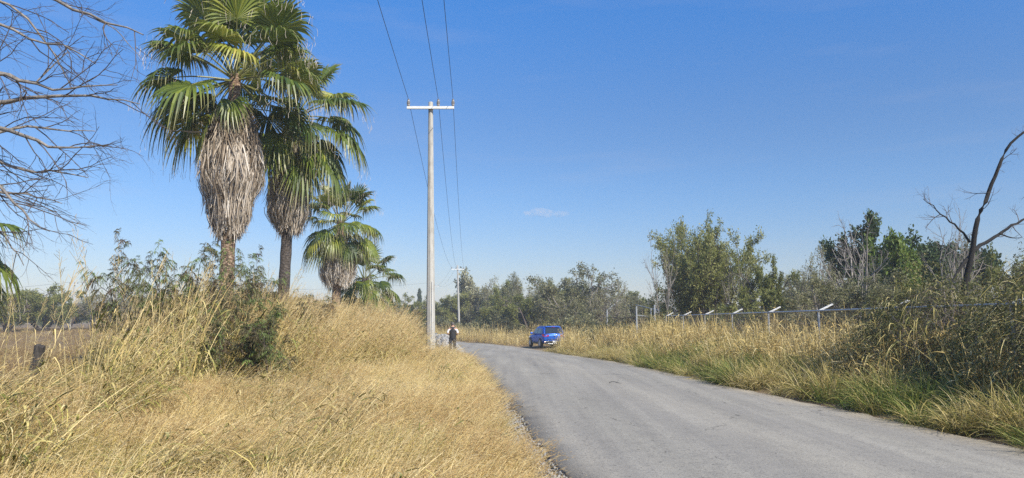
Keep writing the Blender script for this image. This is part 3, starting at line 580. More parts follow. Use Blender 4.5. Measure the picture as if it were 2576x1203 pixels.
def prof(Y, base, pairs): return [(hz(py, Y) - base[2], hw*Y/F) for py, hw in pairs]
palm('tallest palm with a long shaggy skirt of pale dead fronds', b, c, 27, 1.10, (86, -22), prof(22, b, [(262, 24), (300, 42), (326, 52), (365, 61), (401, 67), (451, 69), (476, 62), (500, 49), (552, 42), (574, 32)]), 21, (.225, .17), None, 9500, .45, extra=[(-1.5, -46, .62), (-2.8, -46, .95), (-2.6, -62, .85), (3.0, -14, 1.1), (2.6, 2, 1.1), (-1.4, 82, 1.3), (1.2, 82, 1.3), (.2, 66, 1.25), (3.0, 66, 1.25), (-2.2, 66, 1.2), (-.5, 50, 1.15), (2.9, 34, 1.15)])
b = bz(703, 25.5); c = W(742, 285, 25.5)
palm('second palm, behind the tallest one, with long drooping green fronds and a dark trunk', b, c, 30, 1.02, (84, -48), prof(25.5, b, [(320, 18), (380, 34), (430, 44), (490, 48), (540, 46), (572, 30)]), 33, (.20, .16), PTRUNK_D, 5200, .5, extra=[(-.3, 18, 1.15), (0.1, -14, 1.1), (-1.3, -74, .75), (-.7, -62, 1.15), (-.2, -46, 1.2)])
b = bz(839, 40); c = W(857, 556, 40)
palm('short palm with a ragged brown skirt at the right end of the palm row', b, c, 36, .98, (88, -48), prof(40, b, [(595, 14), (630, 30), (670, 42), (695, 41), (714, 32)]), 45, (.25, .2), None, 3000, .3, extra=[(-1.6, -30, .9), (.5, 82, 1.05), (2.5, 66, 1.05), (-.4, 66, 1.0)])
b = bz(915, 44); c = W(918, 700, 44)
palm('lowest palm, skirtless, half hidden behind the short brown-skirted palm', b, c, 32, .90, (80, -60), None, 57, (.25, .2), PTRUNK_D)
b = bz(-215, 20); c = W(-215, 575, 20)
palm('palm cut off by the left edge, only its frond tips showing', b, c, 30, 1.05, (80, -45), None, 69, (.22, .18))

# ------------------------------------------------------------------ broadleaf trees
def skeleton(seed, H, trunks, levels, n, L, ang, up, wig, r0, spread=.35, K=6, t0=.25, rdec=.55):
    r = np.random.default_rng(seed); out = [[] for _ in range(levels + 1)]
    def perp(d):
        v = r.normal(0, 1, 3); v -= d*np.dot(v, d); return v/np.linalg.norm(v)
    def grow(p, d, ln, rad, lv):
        pts = np.zeros((K, 3)); pts[0] = p
        for k in range(1, K):
            d = d + r.normal(0, wig[min(lv, len(wig) - 1)], 3); d[2] += up[min(lv, len(up) - 1)]; d /= np.linalg.norm(d)
            pts[k] = pts[k - 1] + d*ln/(K - 1)
        out[lv].append((pts, np.linspace(rad, rad*(.5 if lv < levels else .3), K)))
        if lv < levels:
            m = n[lv]
            for i in range(m):
                t = t0 + (1 - t0)*(i + r.uniform(.2, 1))/m; k = min(int(t*(K - 1)), K - 2); f = t*(K - 1) - k
                q = pts[k]*(1 - f) + pts[k + 1]*f; dd = pts[k + 1] - pts[k]; dd /= np.linalg.norm(dd)
                a = R_(r.uniform(*ang[min(lv, len(ang) - 1)])); e = dd*math.cos(a) + perp(dd)*math.sin(a)
                grow(q, e, ln*L[min(lv, len(L) - 1)]*r.uniform(.65, 1.15)*(1.15 - .45*t), rad*rdec*(1.1 - .45*t), lv + 1)
    for i in range(trunks):
        a = 2*math.pi*(i + r.uniform(0, .8))/trunks; s = spread*r.uniform(.5, 1.3) if trunks > 1 else spread*.3
        d = np.array([math.cos(a)*s, math.sin(a)*s, 1.]); d /= np.linalg.norm(d)
        grow(np.array([math.cos(a)*.08*(trunks > 1), math.sin(a)*.08*(trunks > 1), -.1]), d, H*r.uniform(.45, .62), r0*r.uniform(.75, 1.1), 0)
    return out, r
def wood(sk, sides=(8, 5, 4, 3, 3)):
    return [tubes(np.array([b[0] for b in lv]), np.array([b[1] for b in lv]), sides[min(i, 4)]) for i, lv in enumerate(sk) if lv]
def leaves(lv, r, per, size, asp=.4, off=.06, hang=0.0, follow=.6, t0=.15, tclump=.22, tb=.5):
    P = np.array([b[0] for b in lv]); N, K, _ = P.shape; m = N*per
    i = np.repeat(np.arange(N), per); t = r.uniform(t0, 1, m)*(K - 1); k = np.minimum(t.astype(int), K - 2); f = (t - k)[:, None]
    base = P[i, k]*(1 - f) + P[i, k + 1]*f + r.normal(0, off, (m, 3)); d = nrm(P[i, k + 1] - P[i, k])
    v = nrm(d*follow + r.normal(0, .6, (m, 3)) - np.array([0, 0, hang])); ln = size*r.uniform(.5, 1.3, m)
    Q = np.stack([base, base + v*ln[:, None]*.5, base + v*ln[:, None] - np.array([0, 0, .12])*ln[:, None]], 1)
    S = nrm(np.cross(v, r.normal(0, 1, (m, 3))))[:, None]*(ln*asp*.5)[:, None, None]*np.array([.45, 1, .2])[None, :, None]
    tint = tb + np.repeat(r.normal(0, tclump, N), per) + r.normal(0, .12, m)
    return ribbons(Q, S, tint.clip(0, 1), 0)
TREE = {}
def kind(key, seeds, H, trunks, levels, n, L, ang, up, wig, r0, spread, bark, leaf, per, size, asp=.4, off=.06, leaf_levels=(-1,), tb=.5, hang=0., rdec=.55, t0=.25):
    TREE[key] = []
    for s in seeds:
        sk, r = skeleton(s, H, trunks, levels, n, L, ang, up, wig, r0, spread, rdec=rdec, t0=t0)
        w = np_mesh('trunk', wood(sk), [bark], True)
        c = None
        if leaf is not None:
            c = np_mesh('crown', [leaves(sk[l], r, per if l == -1 else max(2, per//2), size, asp, off, hang, tb=tb) for l in leaf_levels], [leaf])
        pts = np.concatenate([b[0] for b in sk[-1]]); ext = (np.percentile(pts[:, 2], 99.5), np.percentile(np.abs(pts[:, :2]), 98))
        TREE[key].append((w, c, ext))
def tree(key, px, Y, top_py, width_px, label, v=0, rz=0.0, group=None, cat='tree', name='scrub_tree', zb=0.0, x=None):
    """top_py / width_px: height of the top and width of the crown as seen; turned into metres at depth Y"""
    w, c, (hh, rad) = TREE[key][v % len(TREE[key])]
    xx = gx(px, Y) if x is None else x; base = np.array([xx, Y, g(xx, Y) + zb])
    H = W(px, top_py, Y)[2] - base[2]; sw = width_px*Y/F/(2*rad)
    root = empty(name, label, cat, base, rz, group)
    sc = (sw, sw, H/hh)
    mesh_obj('trunk', w, root, scale=sc)
    if c is not None: mesh_obj('crown', c, root, scale=sc)
    return root
kind('mesquite', (11, 12, 13), 5, 4, 3, (6, 6, 6), (.62, .55, .5), ((25, 60), (25, 65), (25, 70)), (.03, .0, -.01), (.13, .16, .2), .10, .55, BARK_B, L_MESQ, 20, .115, .40, .07, (-1, -2))
kind('grey', (21, 22, 23), 5, 5, 3, (6, 6, 6), (.6, .55, .52), ((20, 60), (25, 65), (25, 70)), (.05, .02, .0), (.14, .18, .22), .08, .5, BARK, L_GREY, 13, .10, .40, .07, (-1, -2), tb=.55)
kind('twiggy', (31, 32), 5, 5, 3, (7, 7, 6), (.6, .5, .5), ((20, 55), (25, 60), (25, 70)), (.06, .03, .0), (.14, .18, .22), .07, .45, BARK, L_GREY, 4, .095, .40, .07, (-1,), tb=.65)
kind('plume', (41,), 6, 13, 3, (8, 7, 5), (.55, .5, .5), ((15, 55), (25, 60), (25, 60)), (.06, .06, .05), (.10, .13, .16), .055, .62, BARK_B, L_MESQ, 15, .085, .42, .06, (-1, -2), tb=.6, t0=.15)
kind('oak', (53,), 6, 6, 3, (8, 7, 6), (.58, .5, .45), ((30, 65), (30, 70), (30, 75)), (.05, .01, .0), (.12, .15, .2), .10, .6, BARK_D, L_DARK, 30, .12, .6, .10, (-1, -2), tb=.5)
kind('pale', (61,), 7, 3, 3, (6, 6, 6), (.62, .55, .5), ((25, 55), (30, 60), (30, 70)), (.03, .02, .0), (.16, .2, .24), .16, .4, BARK, L_PALE, 7, .22, .5, .12, (-1,), tb=.5)
kind('bare', (71, 72, 73), 5, 3, 3, (6, 5, 4), (.62, .55, .5), ((20, 50), (25, 60), (25, 60)), (.05, .03, .02, .0), (.13, .16, .2, .2), .055, .5, BARK_P, None, 0, 0, rdec=.5)
kind('bush', (81, 82, 83), 2.2, 9, 2, (7, 7), (.6, .55), ((20, 65), (25, 70)), (.02, -.01, -.02), (.16, .2, .24), .035, .8, BARK_B, L_GREY, 16, .12, .4, .08, (-1, -2), t0=.1)
kind('lime', (91,), 5, 4, 3, (6, 6, 5), (.6, .52, .5), ((20, 50), (25, 60), (25, 70)), (.05, .03, .0), (.12, .16, .2), .07, .35, BARK, L_LIME, 14, .16, .5, .09, (-1, -2), tb=.5)
kind('cypress', (95,), 6, 1, 2, (46, 8), (.16, .5), ((25, 50), (30, 60)), (.0, .05, .02), (.03, .1, .15), .10, .1, BARK_D, L_DARK, 20, .2, .4, .08, (-1, -2), t0=.06)

# right side, beyond the fence
tree('plume', 1772, 46, 572, 262, 'big feathery acacia bush rising behind the fence beside the gate', 0, .4, name='acacia_tree')
tree('bare', 1672, 43, 580, 90, 'bare twisted twigs sticking out of the left flank of the feathery acacia', 0, 2.0, name='bare_tree', cat='bare tree')
tree('bare', 1868, 42, 640, 90, 'leafless forked sapling at the right flank of the feathery acacia', 1, .6, name='bare_tree', cat='bare tree')
tree('oak', 2310, 40, 572, 330, 'tall dark evergreen tree behind the bare grey trees at the right', 0, 1.0, name='evergreen_tree')
tree('lime', 2250, 36, 600, 160, 'bright lime green tree standing in front of the dark evergreen', 0, .2, name='lime_green_tree')
tree('bare', 2175, 29, 528, 250, 'large pale leafless tree spreading in front of the evergreen', 0, .9, name='bare_tree', cat='bare tree')
tree('bare', 2385, 24, 505, 190, 'pale leafless tree leaning beside the black dead trunk', 1, 2.6, name='bare_tree', cat='bare tree')
tree('twiggy', 2100, 33, 625, 170, 'grey twiggy tree left of the large pale leafless tree', 0, 1.5, name='twiggy_tree')
tree('twiggy', 2030, 38, 655, 130, 'thin grey twiggy tree between the feathery acacia and the pale leafless tree', 1, .5, name='twiggy_tree')
tree('mesquite', 1935, 41, 652, 140, 'mid green leafy tree just right of the feathery acacia', 0, 2.2)
tree('grey', 2010, 52, 690, 170, 'grey green thorn tree in the gap right of the mid green tree', 1, 1.1)
tree('grey', 2110, 27, 700, 240, 'grey scrub below the large pale leafless tree', 0, .3)
tree('grey', 2300, 26, 690, 260, 'grey green scrub at the foot of the lime green tree', 2, 1.9)
tree('twiggy', 2470, 27, 600, 180, 'thin twiggy tree right of the black dead trunk', 0, .8, name='twiggy_tree')
tree('mesquite', 2560, 30, 640, 170, 'olive green tree at the right edge behind the vine bank', 1, 2.9)
tree('mesquite', 1900, 36, 735, 200, 'low olive bush along the fence right of the acacia', 2, 1.2)
# the scrub belt across the bend
belt = [('mesquite', 1105, 78, 745, 120, 'green tree behind the lower part of the big concrete pole', 0, .2),
 ('mesquite', 1165, 84, 735, 130, 'green tree just behind the far concrete pole', 1, 1.2),
 ('pale', 1195, 112, 684, 140, 'tall cream leaved tree rising behind the far concrete pole', 0, .4),
 ('grey', 1235, 80, 725, 120, 'grey green tree right of the far concrete pole', 0, 2.0),
 ('mesquite', 1275, 74, 712, 110, 'olive tree with a pointed top left of the blue car', 2, .7),
 ('grey', 1290, 86, 694, 90, 'slender taller tree poking above the scrub left of the blue car', 1, 2.5),
 ('mesquite', 1330, 76, 728, 130, 'olive green tree behind the left front of the blue car', 0, 3.0),
 ('twiggy', 1370, 84, 700, 120, 'grey twiggy tree behind the roof of the blue car', 0, 1.6),
 ('grey', 1440, 68, 672, 170, 'broad grey green tree with the highest crown right behind the blue car', 2, .2),
 ('twiggy', 1500, 66, 708, 130, 'grey twiggy tree at the right end of the scrub behind the car', 1, 2.2),
 ('mesquite', 1410, 90, 712, 140, 'green tree filling the gap behind the broad grey green tree', 1, 2.0),
 ('mesquite', 1560, 84, 738, 150, 'low olive tree left of the gate posts', 2, 1.4),
 ('grey', 1610, 76, 742, 140, 'low grey tree behind the gate posts', 0, .9),
 ('mesquite', 1215, 70, 770, 150, 'short dark green bush tree at the bend right of the walking man', 0, 1.9),
 ('mesquite', 1310, 66, 765, 160, 'dark low tree close behind the left side of the car', 1, .1),
 ('grey', 1435, 62, 752, 120, 'dark dense bush tree touching the right side of the car', 1, 1.3),
 ('mesquite', 1050, 66, 770, 110, 'olive tree just left of the big concrete pole', 1, 2.6),
 ('mesquite', 990, 72, 740, 120, 'tree behind the lowest palm', 2, .5),
 ('twiggy', 1255, 96, 705, 110, 'pale twiggy tree behind the scrub between pole and car', 1, .3)]
for k, px, Y, tp, wd, lab, v, rz in belt: tree(k, px, max(Y + 8, float(np.interp(px, [1090, 1170, 1250, 1330, 1500], [117, 119, 115, 80, 70]))), tp, wd*1.15, lab, v, rz)
for i, (px, Y, tp, wd, lab) in enumerate([(1450, 57, 786, 90, 'dark bush against the right rear corner of the car'), (1270, 63, 790, 100, 'dark round bush left of the car'), (1500, 53, 800, 80, 'brownish bush between car and gate'),
   (1115, 62, 800, 70, 'dark bush behind the walking man'), (1190, 60, 806, 80, 'dark bush at the foot of the far concrete pole'), (1060, 50, 800, 60, 'brown bush left of the big pole'), (1690, 41, 790, 110, 'dark tangled bush on the corner of the fence'),
   (1640, 39, 800, 60, 'dark bush filling the gateway'), (1535, 43.5, 806, 90, 'brown bush around the foot of the lone grey post left of the gate')]):
    tree('bush', px, max(Y, float(np.interp(px, [1090, 1170, 1250, 1330, 1480], [104, 98, 86, 72, 62]))) if 1090 < px < 1480 else Y, tp, wd*1.1, lab, i, i*1.3, cat='bush', name='bush')
tree('cypress', 1056, 190, 731, 9, 'tiny dark cypress on the skyline left of the big pole', name='cypress_tree')
# field edge at the left
fl = [(18, 88, 722, 150, 'mesquite', 'green spreading mesquite at the left edge of the field'), (105, 95, 728, 150, 'mesquite', 'green mesquite with a leaning dark trunk in the field'),
 (165, 104, 735, 110, 'mesquite', 'green mesquite left of the white field pole'), (235, 100, 728, 130, 'twiggy', 'brownish twiggy tree right of the white field pole'), (300, 96, 722, 130, 'twiggy', 'brown grey tree behind the feathery shrub'),
 (350, 104, 735, 130, 'grey', 'grey tree behind the feathery shrub, nearer the palms'), (420, 100, 735, 130, 'mesquite', 'olive tree seen through the feathery shrubs'), (490, 104, 738, 130, 'grey', 'grey tree left of the tallest palm trunk'),
 (630, 100, 738, 150, 'mesquite', 'olive tree between the two tall palm trunks'), (760, 104, 742, 120, 'grey', 'low grey tree right of the dark palm trunk')]
for i, (px, Y, tp, wd, k, lab) in enumerate(fl): tree(k, px, Y, tp, wd*1.2, lab, i, i*1.1, name='field_tree')
# far woods: one mass on the skyline
def far_wood(name, label, n, fn, seed):
    r = np.random.default_rng(seed); P = []; S = []; I = []
    for _ in range(n):
        px, Y, h = fn(r); x = (px - CX)/F*Y; P.append((x, Y, g(x, Y) - .3)); s = h/5.0; S.append((s*r.uniform(1.1, 1.7),)*2 + (s,)); I.append(r.integers(0, len(FARP)))
    return scatter(name, FARP, P, np.stack([np.zeros(n), np.zeros(n), r.uniform(0, 6, n)], 1), S, I, label, 'woods')
def joined(t):
    w, c, (hh, rad) = t
    bm = bmesh.new(); bm.from_mesh(c); me = bpy.data.meshes.new('far_tree'); bm.to_mesh(me); bm.free(); me.materials.append(c.materials[0]); return me
FARP = [proto('far_tree', joined(TREE[k][v])) for k, v in (('mesquite', 0), ('mesquite', 1), ('grey', 0), ('grey', 2), ('oak', 0))]
far_wood('woods', 'distant scrub wood along the skyline', 240, lambda r: (r.uniform(-500, 3000), r.uniform(150, 260), r.uniform(4.0, 7.5)), 5)
# distant rise left of the pole
# ------------------------------------------------------------------ feathery shrubs below the palms
def pinnate_shrub(seed, H, spread, dense=1.0, hue=.45):
    sk, r = skeleton(seed, H, 4, 2, (5, 4), (.50, .5), ((20, 50), (25, 60)), (.04, .03, .0), (.10, .14, .16), .016, spread, t0=.3)
    w = np_mesh('stems', wood(sk, (5, 4, 3)), [BARK_B], True)
    P = np.concatenate([np.array([b[0] for b in lv]) for lv in sk[1:]]); N, K, _ = P.shape; per = int(4*dense); m = N*per
    i = np.repeat(np.arange(N), per); t = r.uniform(.2, 1, m)*(K - 1); k = np.minimum(t.astype(int), K - 2); f = (t - k)[:, None]
    base = P[i, k]*(1 - f) + P[i, k + 1]*f; d = nrm(P[i, k + 1] - P[i, k])
    out = nrm(d*.4 + r.normal(0, .7, (m, 3)) * np.array([1, 1, .45])); L = r.uniform(.14, .26, m); tt = np.linspace(0, 1, 4)
    rach = base[:, None] + out[:, None]*(L[:, None]*tt[None])[..., None] - np.array([0, 0, 1.])*(L[:, None]*.45*tt[None]**2)[..., None]
    parts = [tubes(rach, np.full((m, 4), .0022), 3, .1, 1)]
    q = 6; side = nrm(np.cross(out, np.array([0, 0, 1.]))); pb = []; pd = []
    tint0 = (hue + r.normal(0, .25, N))[i]
    TT = []
    for j in range(q):
        u = .3 + .7*j/(q - 1); bb = base + out*(L*u)[:, None] - np.array([0, 0, 1.])*(L*.45*u*u)[:, None]
        for s in (-1, 1):
            pb.append(bb); pd.append(nrm(out*.55 + s*side*.8 - np.array([0, 0, .35]) + r.normal(0, .18, (m, 3)))); TT.append(tint0)
    pb = np.concatenate(pb); pd = np.concatenate(pd); TT = np.concatenate(TT); nn = len(pb); l2 = r.uniform(.06, .10, nn)
    Q = np.stack([pb, pb + pd*l2[:, None]*.5, pb + pd*l2[:, None] - np.array([0, 0, .3])*l2[:, None]], 1)
    S = nrm(np.cross(pd, np.array([0, 0, 1.])) + r.normal(0, .45, (nn, 3)))[:, None]*.0085*np.array([.6, 1, .3])[None, :, None]
    parts.append(ribbons(Q, S, (TT + r.normal(0, .08, nn)).clip(0, 1), 0))
    return w, np_mesh('foliage', parts, [L_LEUC, BARK_B])
SHR = [pinnate_shrub(701 + i, 3.4, s, dn) for i, (s, dn) in enumerate(((.38, 1.0), (.30, 1.1), (.55, 1.2)))]
SHR[2] = pinnate_shrub(733, 3.0, .75, 1.6, .30)
SHH = [max(q.co.z for q in fo.vertices) for _, fo in SHR]
for i, (px, Y, tp, v, rz, sx, lab) in enumerate([(330, 14.0, 585, 0, .3, .55, 'feathery leaved shrub reaching highest left of the tallest palm'), (455, 15.0, 602, 1, 1.9, .7, 'feathery shrub just left of the tallest palm trunk'),
    (600, 17.5, 605, 0, 3.4, .6, 'feathery shrub with bright green leaves right of the tallest palm trunk'), (700, 19.0, 672, 2, .8, .85, 'brownish feathery shrub in front of the dark palm trunk'), (520, 16.5, 660, 2, 2.2, .6, 'tangled feathery shrub at the foot of the tallest palm'), (672, 14.9, 735, 2, 5.0, .85, 'low dark feathery bush in front of the two palm trunks'), (575, 14.6, 765, 2, 1.2, .8, 'low brown feathery bush left of the dark one in the straw grass')]):
    x = gx(px, Y); w, fo = SHR[v]; root = empty('feathery_shrub', lab, 'shrub', (x, Y, g(x, Y)), rz, 'feathery shrubs below the palms')
    h = W(px, tp, Y)[2] - g(x, Y); k = h/SHH[v]
    mesh_obj('stems', w, root, scale=(sx*k*.9, sx*k*.9, k)); mesh_obj('foliage', fo, root, scale=(sx*k*.9, sx*k*.9, k))

# ------------------------------------------------------------------ dead and bare trees drawn limb by limb
def twigs(limbs, seed, n=(8, 5), L=(.55, .3), rad=(.010, .0055), ang=(25, 65), bend=(0, 0, -.02), K=6, tend=.15):
    """side twigs on limbs (list of (pts, radii)); returns two more levels"""
    r = np.random.default_rng(seed); out = []
    cur = limbs
    for lv in range(len(n)):
        nxt = []
        for pts, rr_ in cur:
            kk = len(pts); ln = np.linalg.norm(np.diff(pts, axis=0), axis=1).sum()
            for i in range(n[lv]):
                t = tend + (1 - tend)*(i + r.uniform(0, 1))/n[lv]; k = min(int(t*(kk - 1)), kk - 2); f = t*(kk - 1) - k
                q = pts[k]*(1 - f) + pts[k + 1]*f; d = pts[k + 1] - pts[k]; d /= np.linalg.norm(d)
                v = r.normal(0, 1, 3); v -= d*np.dot(v, d); v /= np.linalg.norm(v); a = R_(r.uniform(*ang)); e = d*math.cos(a) + v*math.sin(a)
                l = L[lv]*r.uniform(.5, 1.3); p = [q]
                for _ in range(K - 1):
                    e = e + r.normal(0, .16, 3) + np.array(bend); e /= np.linalg.norm(e); p.append(p[-1] + e*l/(K - 1))
                r0 = min(rad[lv], rr_[k]*.7); nxt.append((np.array(p), np.linspace(r0, r0*.4, K)))
        out.append(nxt); cur = nxt
    return out
def limb(pxs, Y0, Y1, r0, r1, K=16, seed=0, jit=.0):
    r = np.random.default_rng(seed); n = len(pxs)
    p = np.array([W(a, b, Y0 + (Y1 - Y0)*i/(n - 1)) for i, (a, b) in enumerate(pxs)]); p = smooth_path(p, K); p[1:-1] += r.normal(0, jit, (K - 2, 3))
    return p, np.linspace(r0, r1, K)
b0 = (-330, 420)
LB = [([b0, (-150, 290), (0, 256), (125, 241), (241, 246), (351, 262)], 8.0, 7.6, .05, .005), ([b0, (-160, 170), (0, 178), (90, 221), (130, 166), (171, 130)], 8.0, 8.3, .045, .005),
 ([b0, (-160, 40), (0, -40), (136, -4), (221, 40), (301, 68), (361, 88)], 8.0, 7.0, .05, .006), ([b0, (-150, 330), (0, 321), (80, 351), (156, 376), (211, 371), (271, 366)], 8.0, 7.8, .05, .005),
 ([b0, (-160, 380), (0, 391), (55, 437), (136, 427), (221, 447)], 8.0, 8.4, .04, .005), ([b0, (-150, 450), (0, 457), (30, 502), (75, 547), (125, 582)], 8.0, 7.5, .04, .005),
 ([b0, (-150, 470), (0, 482), (90, 497), (156, 512)], 8.0, 8.2, .035, .004), ([b0, (-170, 60), (0, 50), (40, 75), (95, 110), (176, 115), (241, 161)], 8.0, 7.9, .04, .005),
 ([b0, (-150, 200), (0, 182), (90, 221), (200, 221), (295, 214)], 8.0, 7.4, .04, .005), ([b0, (-170, 500), (-40, 560), (10, 590), (45, 640), (60, 668)], 8.0, 7.9, .035, .004),
 ([b0, (-190, 20), (-60, -20), (40, 20), (110, 90), (180, 220)], 8.0, 8.6, .04, .005), ([b0, (-160, 300), (-20, 350), (50, 310), (150, 330), (240, 330)], 8.0, 8.6, .04, .005)]
limbs = [limb(p, a, b, c, d, 18, i, .012) for i, (p, a, b, c, d) in enumerate(LB)]
root = empty('bare_tree', 'leafless tree whose fine branches hang in from the left edge', 'bare tree', (W(-330, 420, 8)[0], 8.0, g(-7, 8)))
tb0 = W(-330, 420, 8.0); tr = smooth_path([(tb0[0] - .3, 8.0, -.1), (tb0[0] - .15, 8.05, 1.6), tb0], 14)
def local(parts, o): return [(p[0] - np.array(o.location), *p[1:]) for p in parts]
mesh_obj('trunk', np_mesh('trunk', local([tubes(tr[None], np.linspace(.16, .09, 14)[None], 8)], root), [BARK], True), root)
tw = twigs(limbs, 5, (9, 4, 2), (.65, .32, .16), (.0085, .005, .0035), (20, 60), (.03, 0, -.035), tend=.3)
for p, rd in limbs: mesh_obj('branch', np_mesh('branch', local([tubes(p[None], rd[None], 5)], root), [BARK], True), root)
mesh_obj('twigs', np_mesh('twigs', local([tubes(np.array([q[0] for q in lv]), np.array([q[1] for q in lv]), 3) for lv in tw], root), [BARK_B], True), root)
LBR = [([(b1, c1) for b1, c1 in ((220, 40), (291, 70), (321, 110), (356, 146))], 7.3, 7.2, .008, .003)]
p, rd = limb(*LBR[0][:3], .006, .003, 12); mesh_obj('branch', np_mesh('branch', local([tubes(p[None], rd[None], 4)], root), [BARK], True), root)

# black dead tree at the right
Yd = 17.5
main = limb([(2420, 760), (2432, 700), (2446, 632), (2454, 580), (2470, 520), (2508, 430), (2532, 370), (2576, 330), (2640, 290)], Yd, Yd - .4, .076, .018, 24, 1, .012)
fork = limb([(2446, 632), (2480, 612), (2515, 588), (2560, 560), (2620, 530)], Yd, Yd + .5, .048, .018, 16, 2, .012)
f2 = limb([(2446, 640), (2425, 660), (2405, 690), (2392, 715)], Yd, Yd - .3, .05, .02, 10, 3)
f3 = limb([(2440, 610), (2410, 570), (2370, 545), (2345, 515), (2322, 500)], Yd, Yd + .3, .03, .008, 12, 4, .01)
f4 = limb([(2515, 588), (2545, 600), (2570, 598)], Yd, Yd, .02, .006, 10, 5)
x0 = W(2420, 760, Yd)[0]; root = empty('dead_tree', 'black dead tree with a forked trunk rising from the vine bank', 'dead tree', (x0, Yd, g(x0, Yd)))
st = np.array([[x0 - .05, Yd, g(x0, Yd) - .1], W(2418, 780, Yd)]); st = smooth_path([st[0], st.mean(0), st[1], W(2432, 700, Yd)], 10)
mesh_obj('trunk', np_mesh('trunk', local([tubes(st[None], np.linspace(.10, .076, 10)[None], 8), tubes(main[0][None], main[1][None], 8)], root), [BARK_D], True), root)
for q in (fork, f2, f3, f4): mesh_obj('branch', np_mesh('branch', local([tubes(q[0][None], q[1][None], 6)], root), [BARK_D], True), root)
tw = twigs([main, fork, f3], 9, (7, 3, 2), (.55, .3, .15), (.012, .007, .004), (30, 70), (0, 0, .02), tend=.35)
mesh_obj('twigs', np_mesh('twigs', local([tubes(np.array([q[0] for q in lv]), np.array([q[1] for q in lv]), 3) for lv in tw], root), [BARK_B], True), root)

# ------------------------------------------------------------------ vine bank over the fence at the right
def vine_mass(seed, rx, ry, h, n, nst):
    r = np.random.default_rng(seed); d = nrm(r.normal(0, 1, (n, 3))); d[:, 2] = np.abs(d[:, 2])
    lump = 1 + .14*np.sin(d[:, 0]*5 + seed) + .12*np.sin(d[:, 1]*6 + 2*seed) + .10*np.sin(d[:, 2]*8 + d[:, 0]*7)
    rad = lump*r.uniform(.72, 1.04, n)
    base = d*rad[:, None]*np.array([rx, ry, h])
    v = nrm(r.normal(0, 1, (n, 3)) - np.array([0, 0, .5])); ln = r.uniform(.03, .08, n)
    Q = np.stack([base, base + v*ln[:, None]*.5, base + v*ln[:, None]], 1)
    S = nrm(np.cross(v, r.normal(0, 1, (n, 3))))[:, None]*(ln*.22)[:, None, None]*np.array([.5, 1, .2])[None, :, None]
    cl = .38 + .25*np.sin(d[:, 0]*9 + 3*seed)*np.sin(d[:, 2]*7) + .15*d[:, 2]
    lv = ribbons(Q, S, (cl + r.normal(0, .2, n)).clip(0, 1), 0)
    # long dry blades hanging out of the mass
    m = n//15; e = nrm(r.normal(0, 1, (m, 3))); e[:, 2] = np.abs(e[:, 2]); b = e*np.array([rx, ry, h])*r.uniform(.85, 1.05, m)[:, None]
    o = nrm(e*np.array([1, 1, .3]) + r.normal(0, .5, (m, 3))); L = r.uniform(.25, .8, m); t = np.linspace(0, 1, 5)
    Q = b[:, None] + o[:, None]*(L[:, None]*t[None]*.8)[..., None] + np.array([0, 0, 1.])*(L[:, None]*(.45*t - .9*t*t)[None])[..., None]
    S = nrm(np.cross(o, np.array([0, 0, 1.])) + r.normal(0, .5, (m, 3)))[:, None]*(r.uniform(.004, .009, m)[:, None]*np.interp(t, [0, .4, 1], [.6, 1, .1])[None])[..., None]
    dry = ribbons(Q, S, r.uniform(.1, 1, m), 0)
    # tangled stems
    a = nrm(r.normal(0, 1, (nst, 3))); a[:, 2] = np.abs(a[:, 2]); c = nrm(a + r.normal(0, .7, (nst, 3))); c[:, 2] = np.abs(c[:, 2]); t = np.linspace(0, 1, 8)[None, :, None]
    P = (a[:, None]*(1 - t) + c[:, None]*t); P = nrm(P)*np.array([rx, ry, h])*r.uniform(.8, 1.03, (nst, 1, 1)) + r.normal(0, .02, (nst, 8, 3))
    stm = tubes(P, np.full((nst, 8), .005), 3)
    return np_mesh('foliage', [lv], [L_VINE]), np_mesh('dry_blades', [dry], [STRAW_G]), np_mesh('stems', [stm], [BARK_B], True)
for i, (x, y, rx, ry, h, n, lab) in enumerate([(9.35, 11.6, 1.7, 2.6, 2.45, 26000, 'dark vine covered bank smothering the fence at the right edge'), (8.6, 15.4, 1.35, 2.3, 2.15, 17000, 'vine covered hump over the fence left of the dead black tree'),
      (12.0, 15.5, 2.2, 2.6, 3.1, 17000, 'olive vine heap behind the fence below the dead black tree'), (8.6, 7.6, 1.3, 1.8, 1.7, 13000, 'near vine bank running out of the right edge')]):
    root = empty('vine_bank', lab, 'bush', (x, y, g(x, y) - .05))
    for nm, me in zip(('foliage', 'dry_blades', 'stems'), vine_mass(31 + i, rx, ry, h, n, 220)):
        q = mesh_obj(nm, me, root)
        if nm != 'stems': q['kind'] = 'stuff'
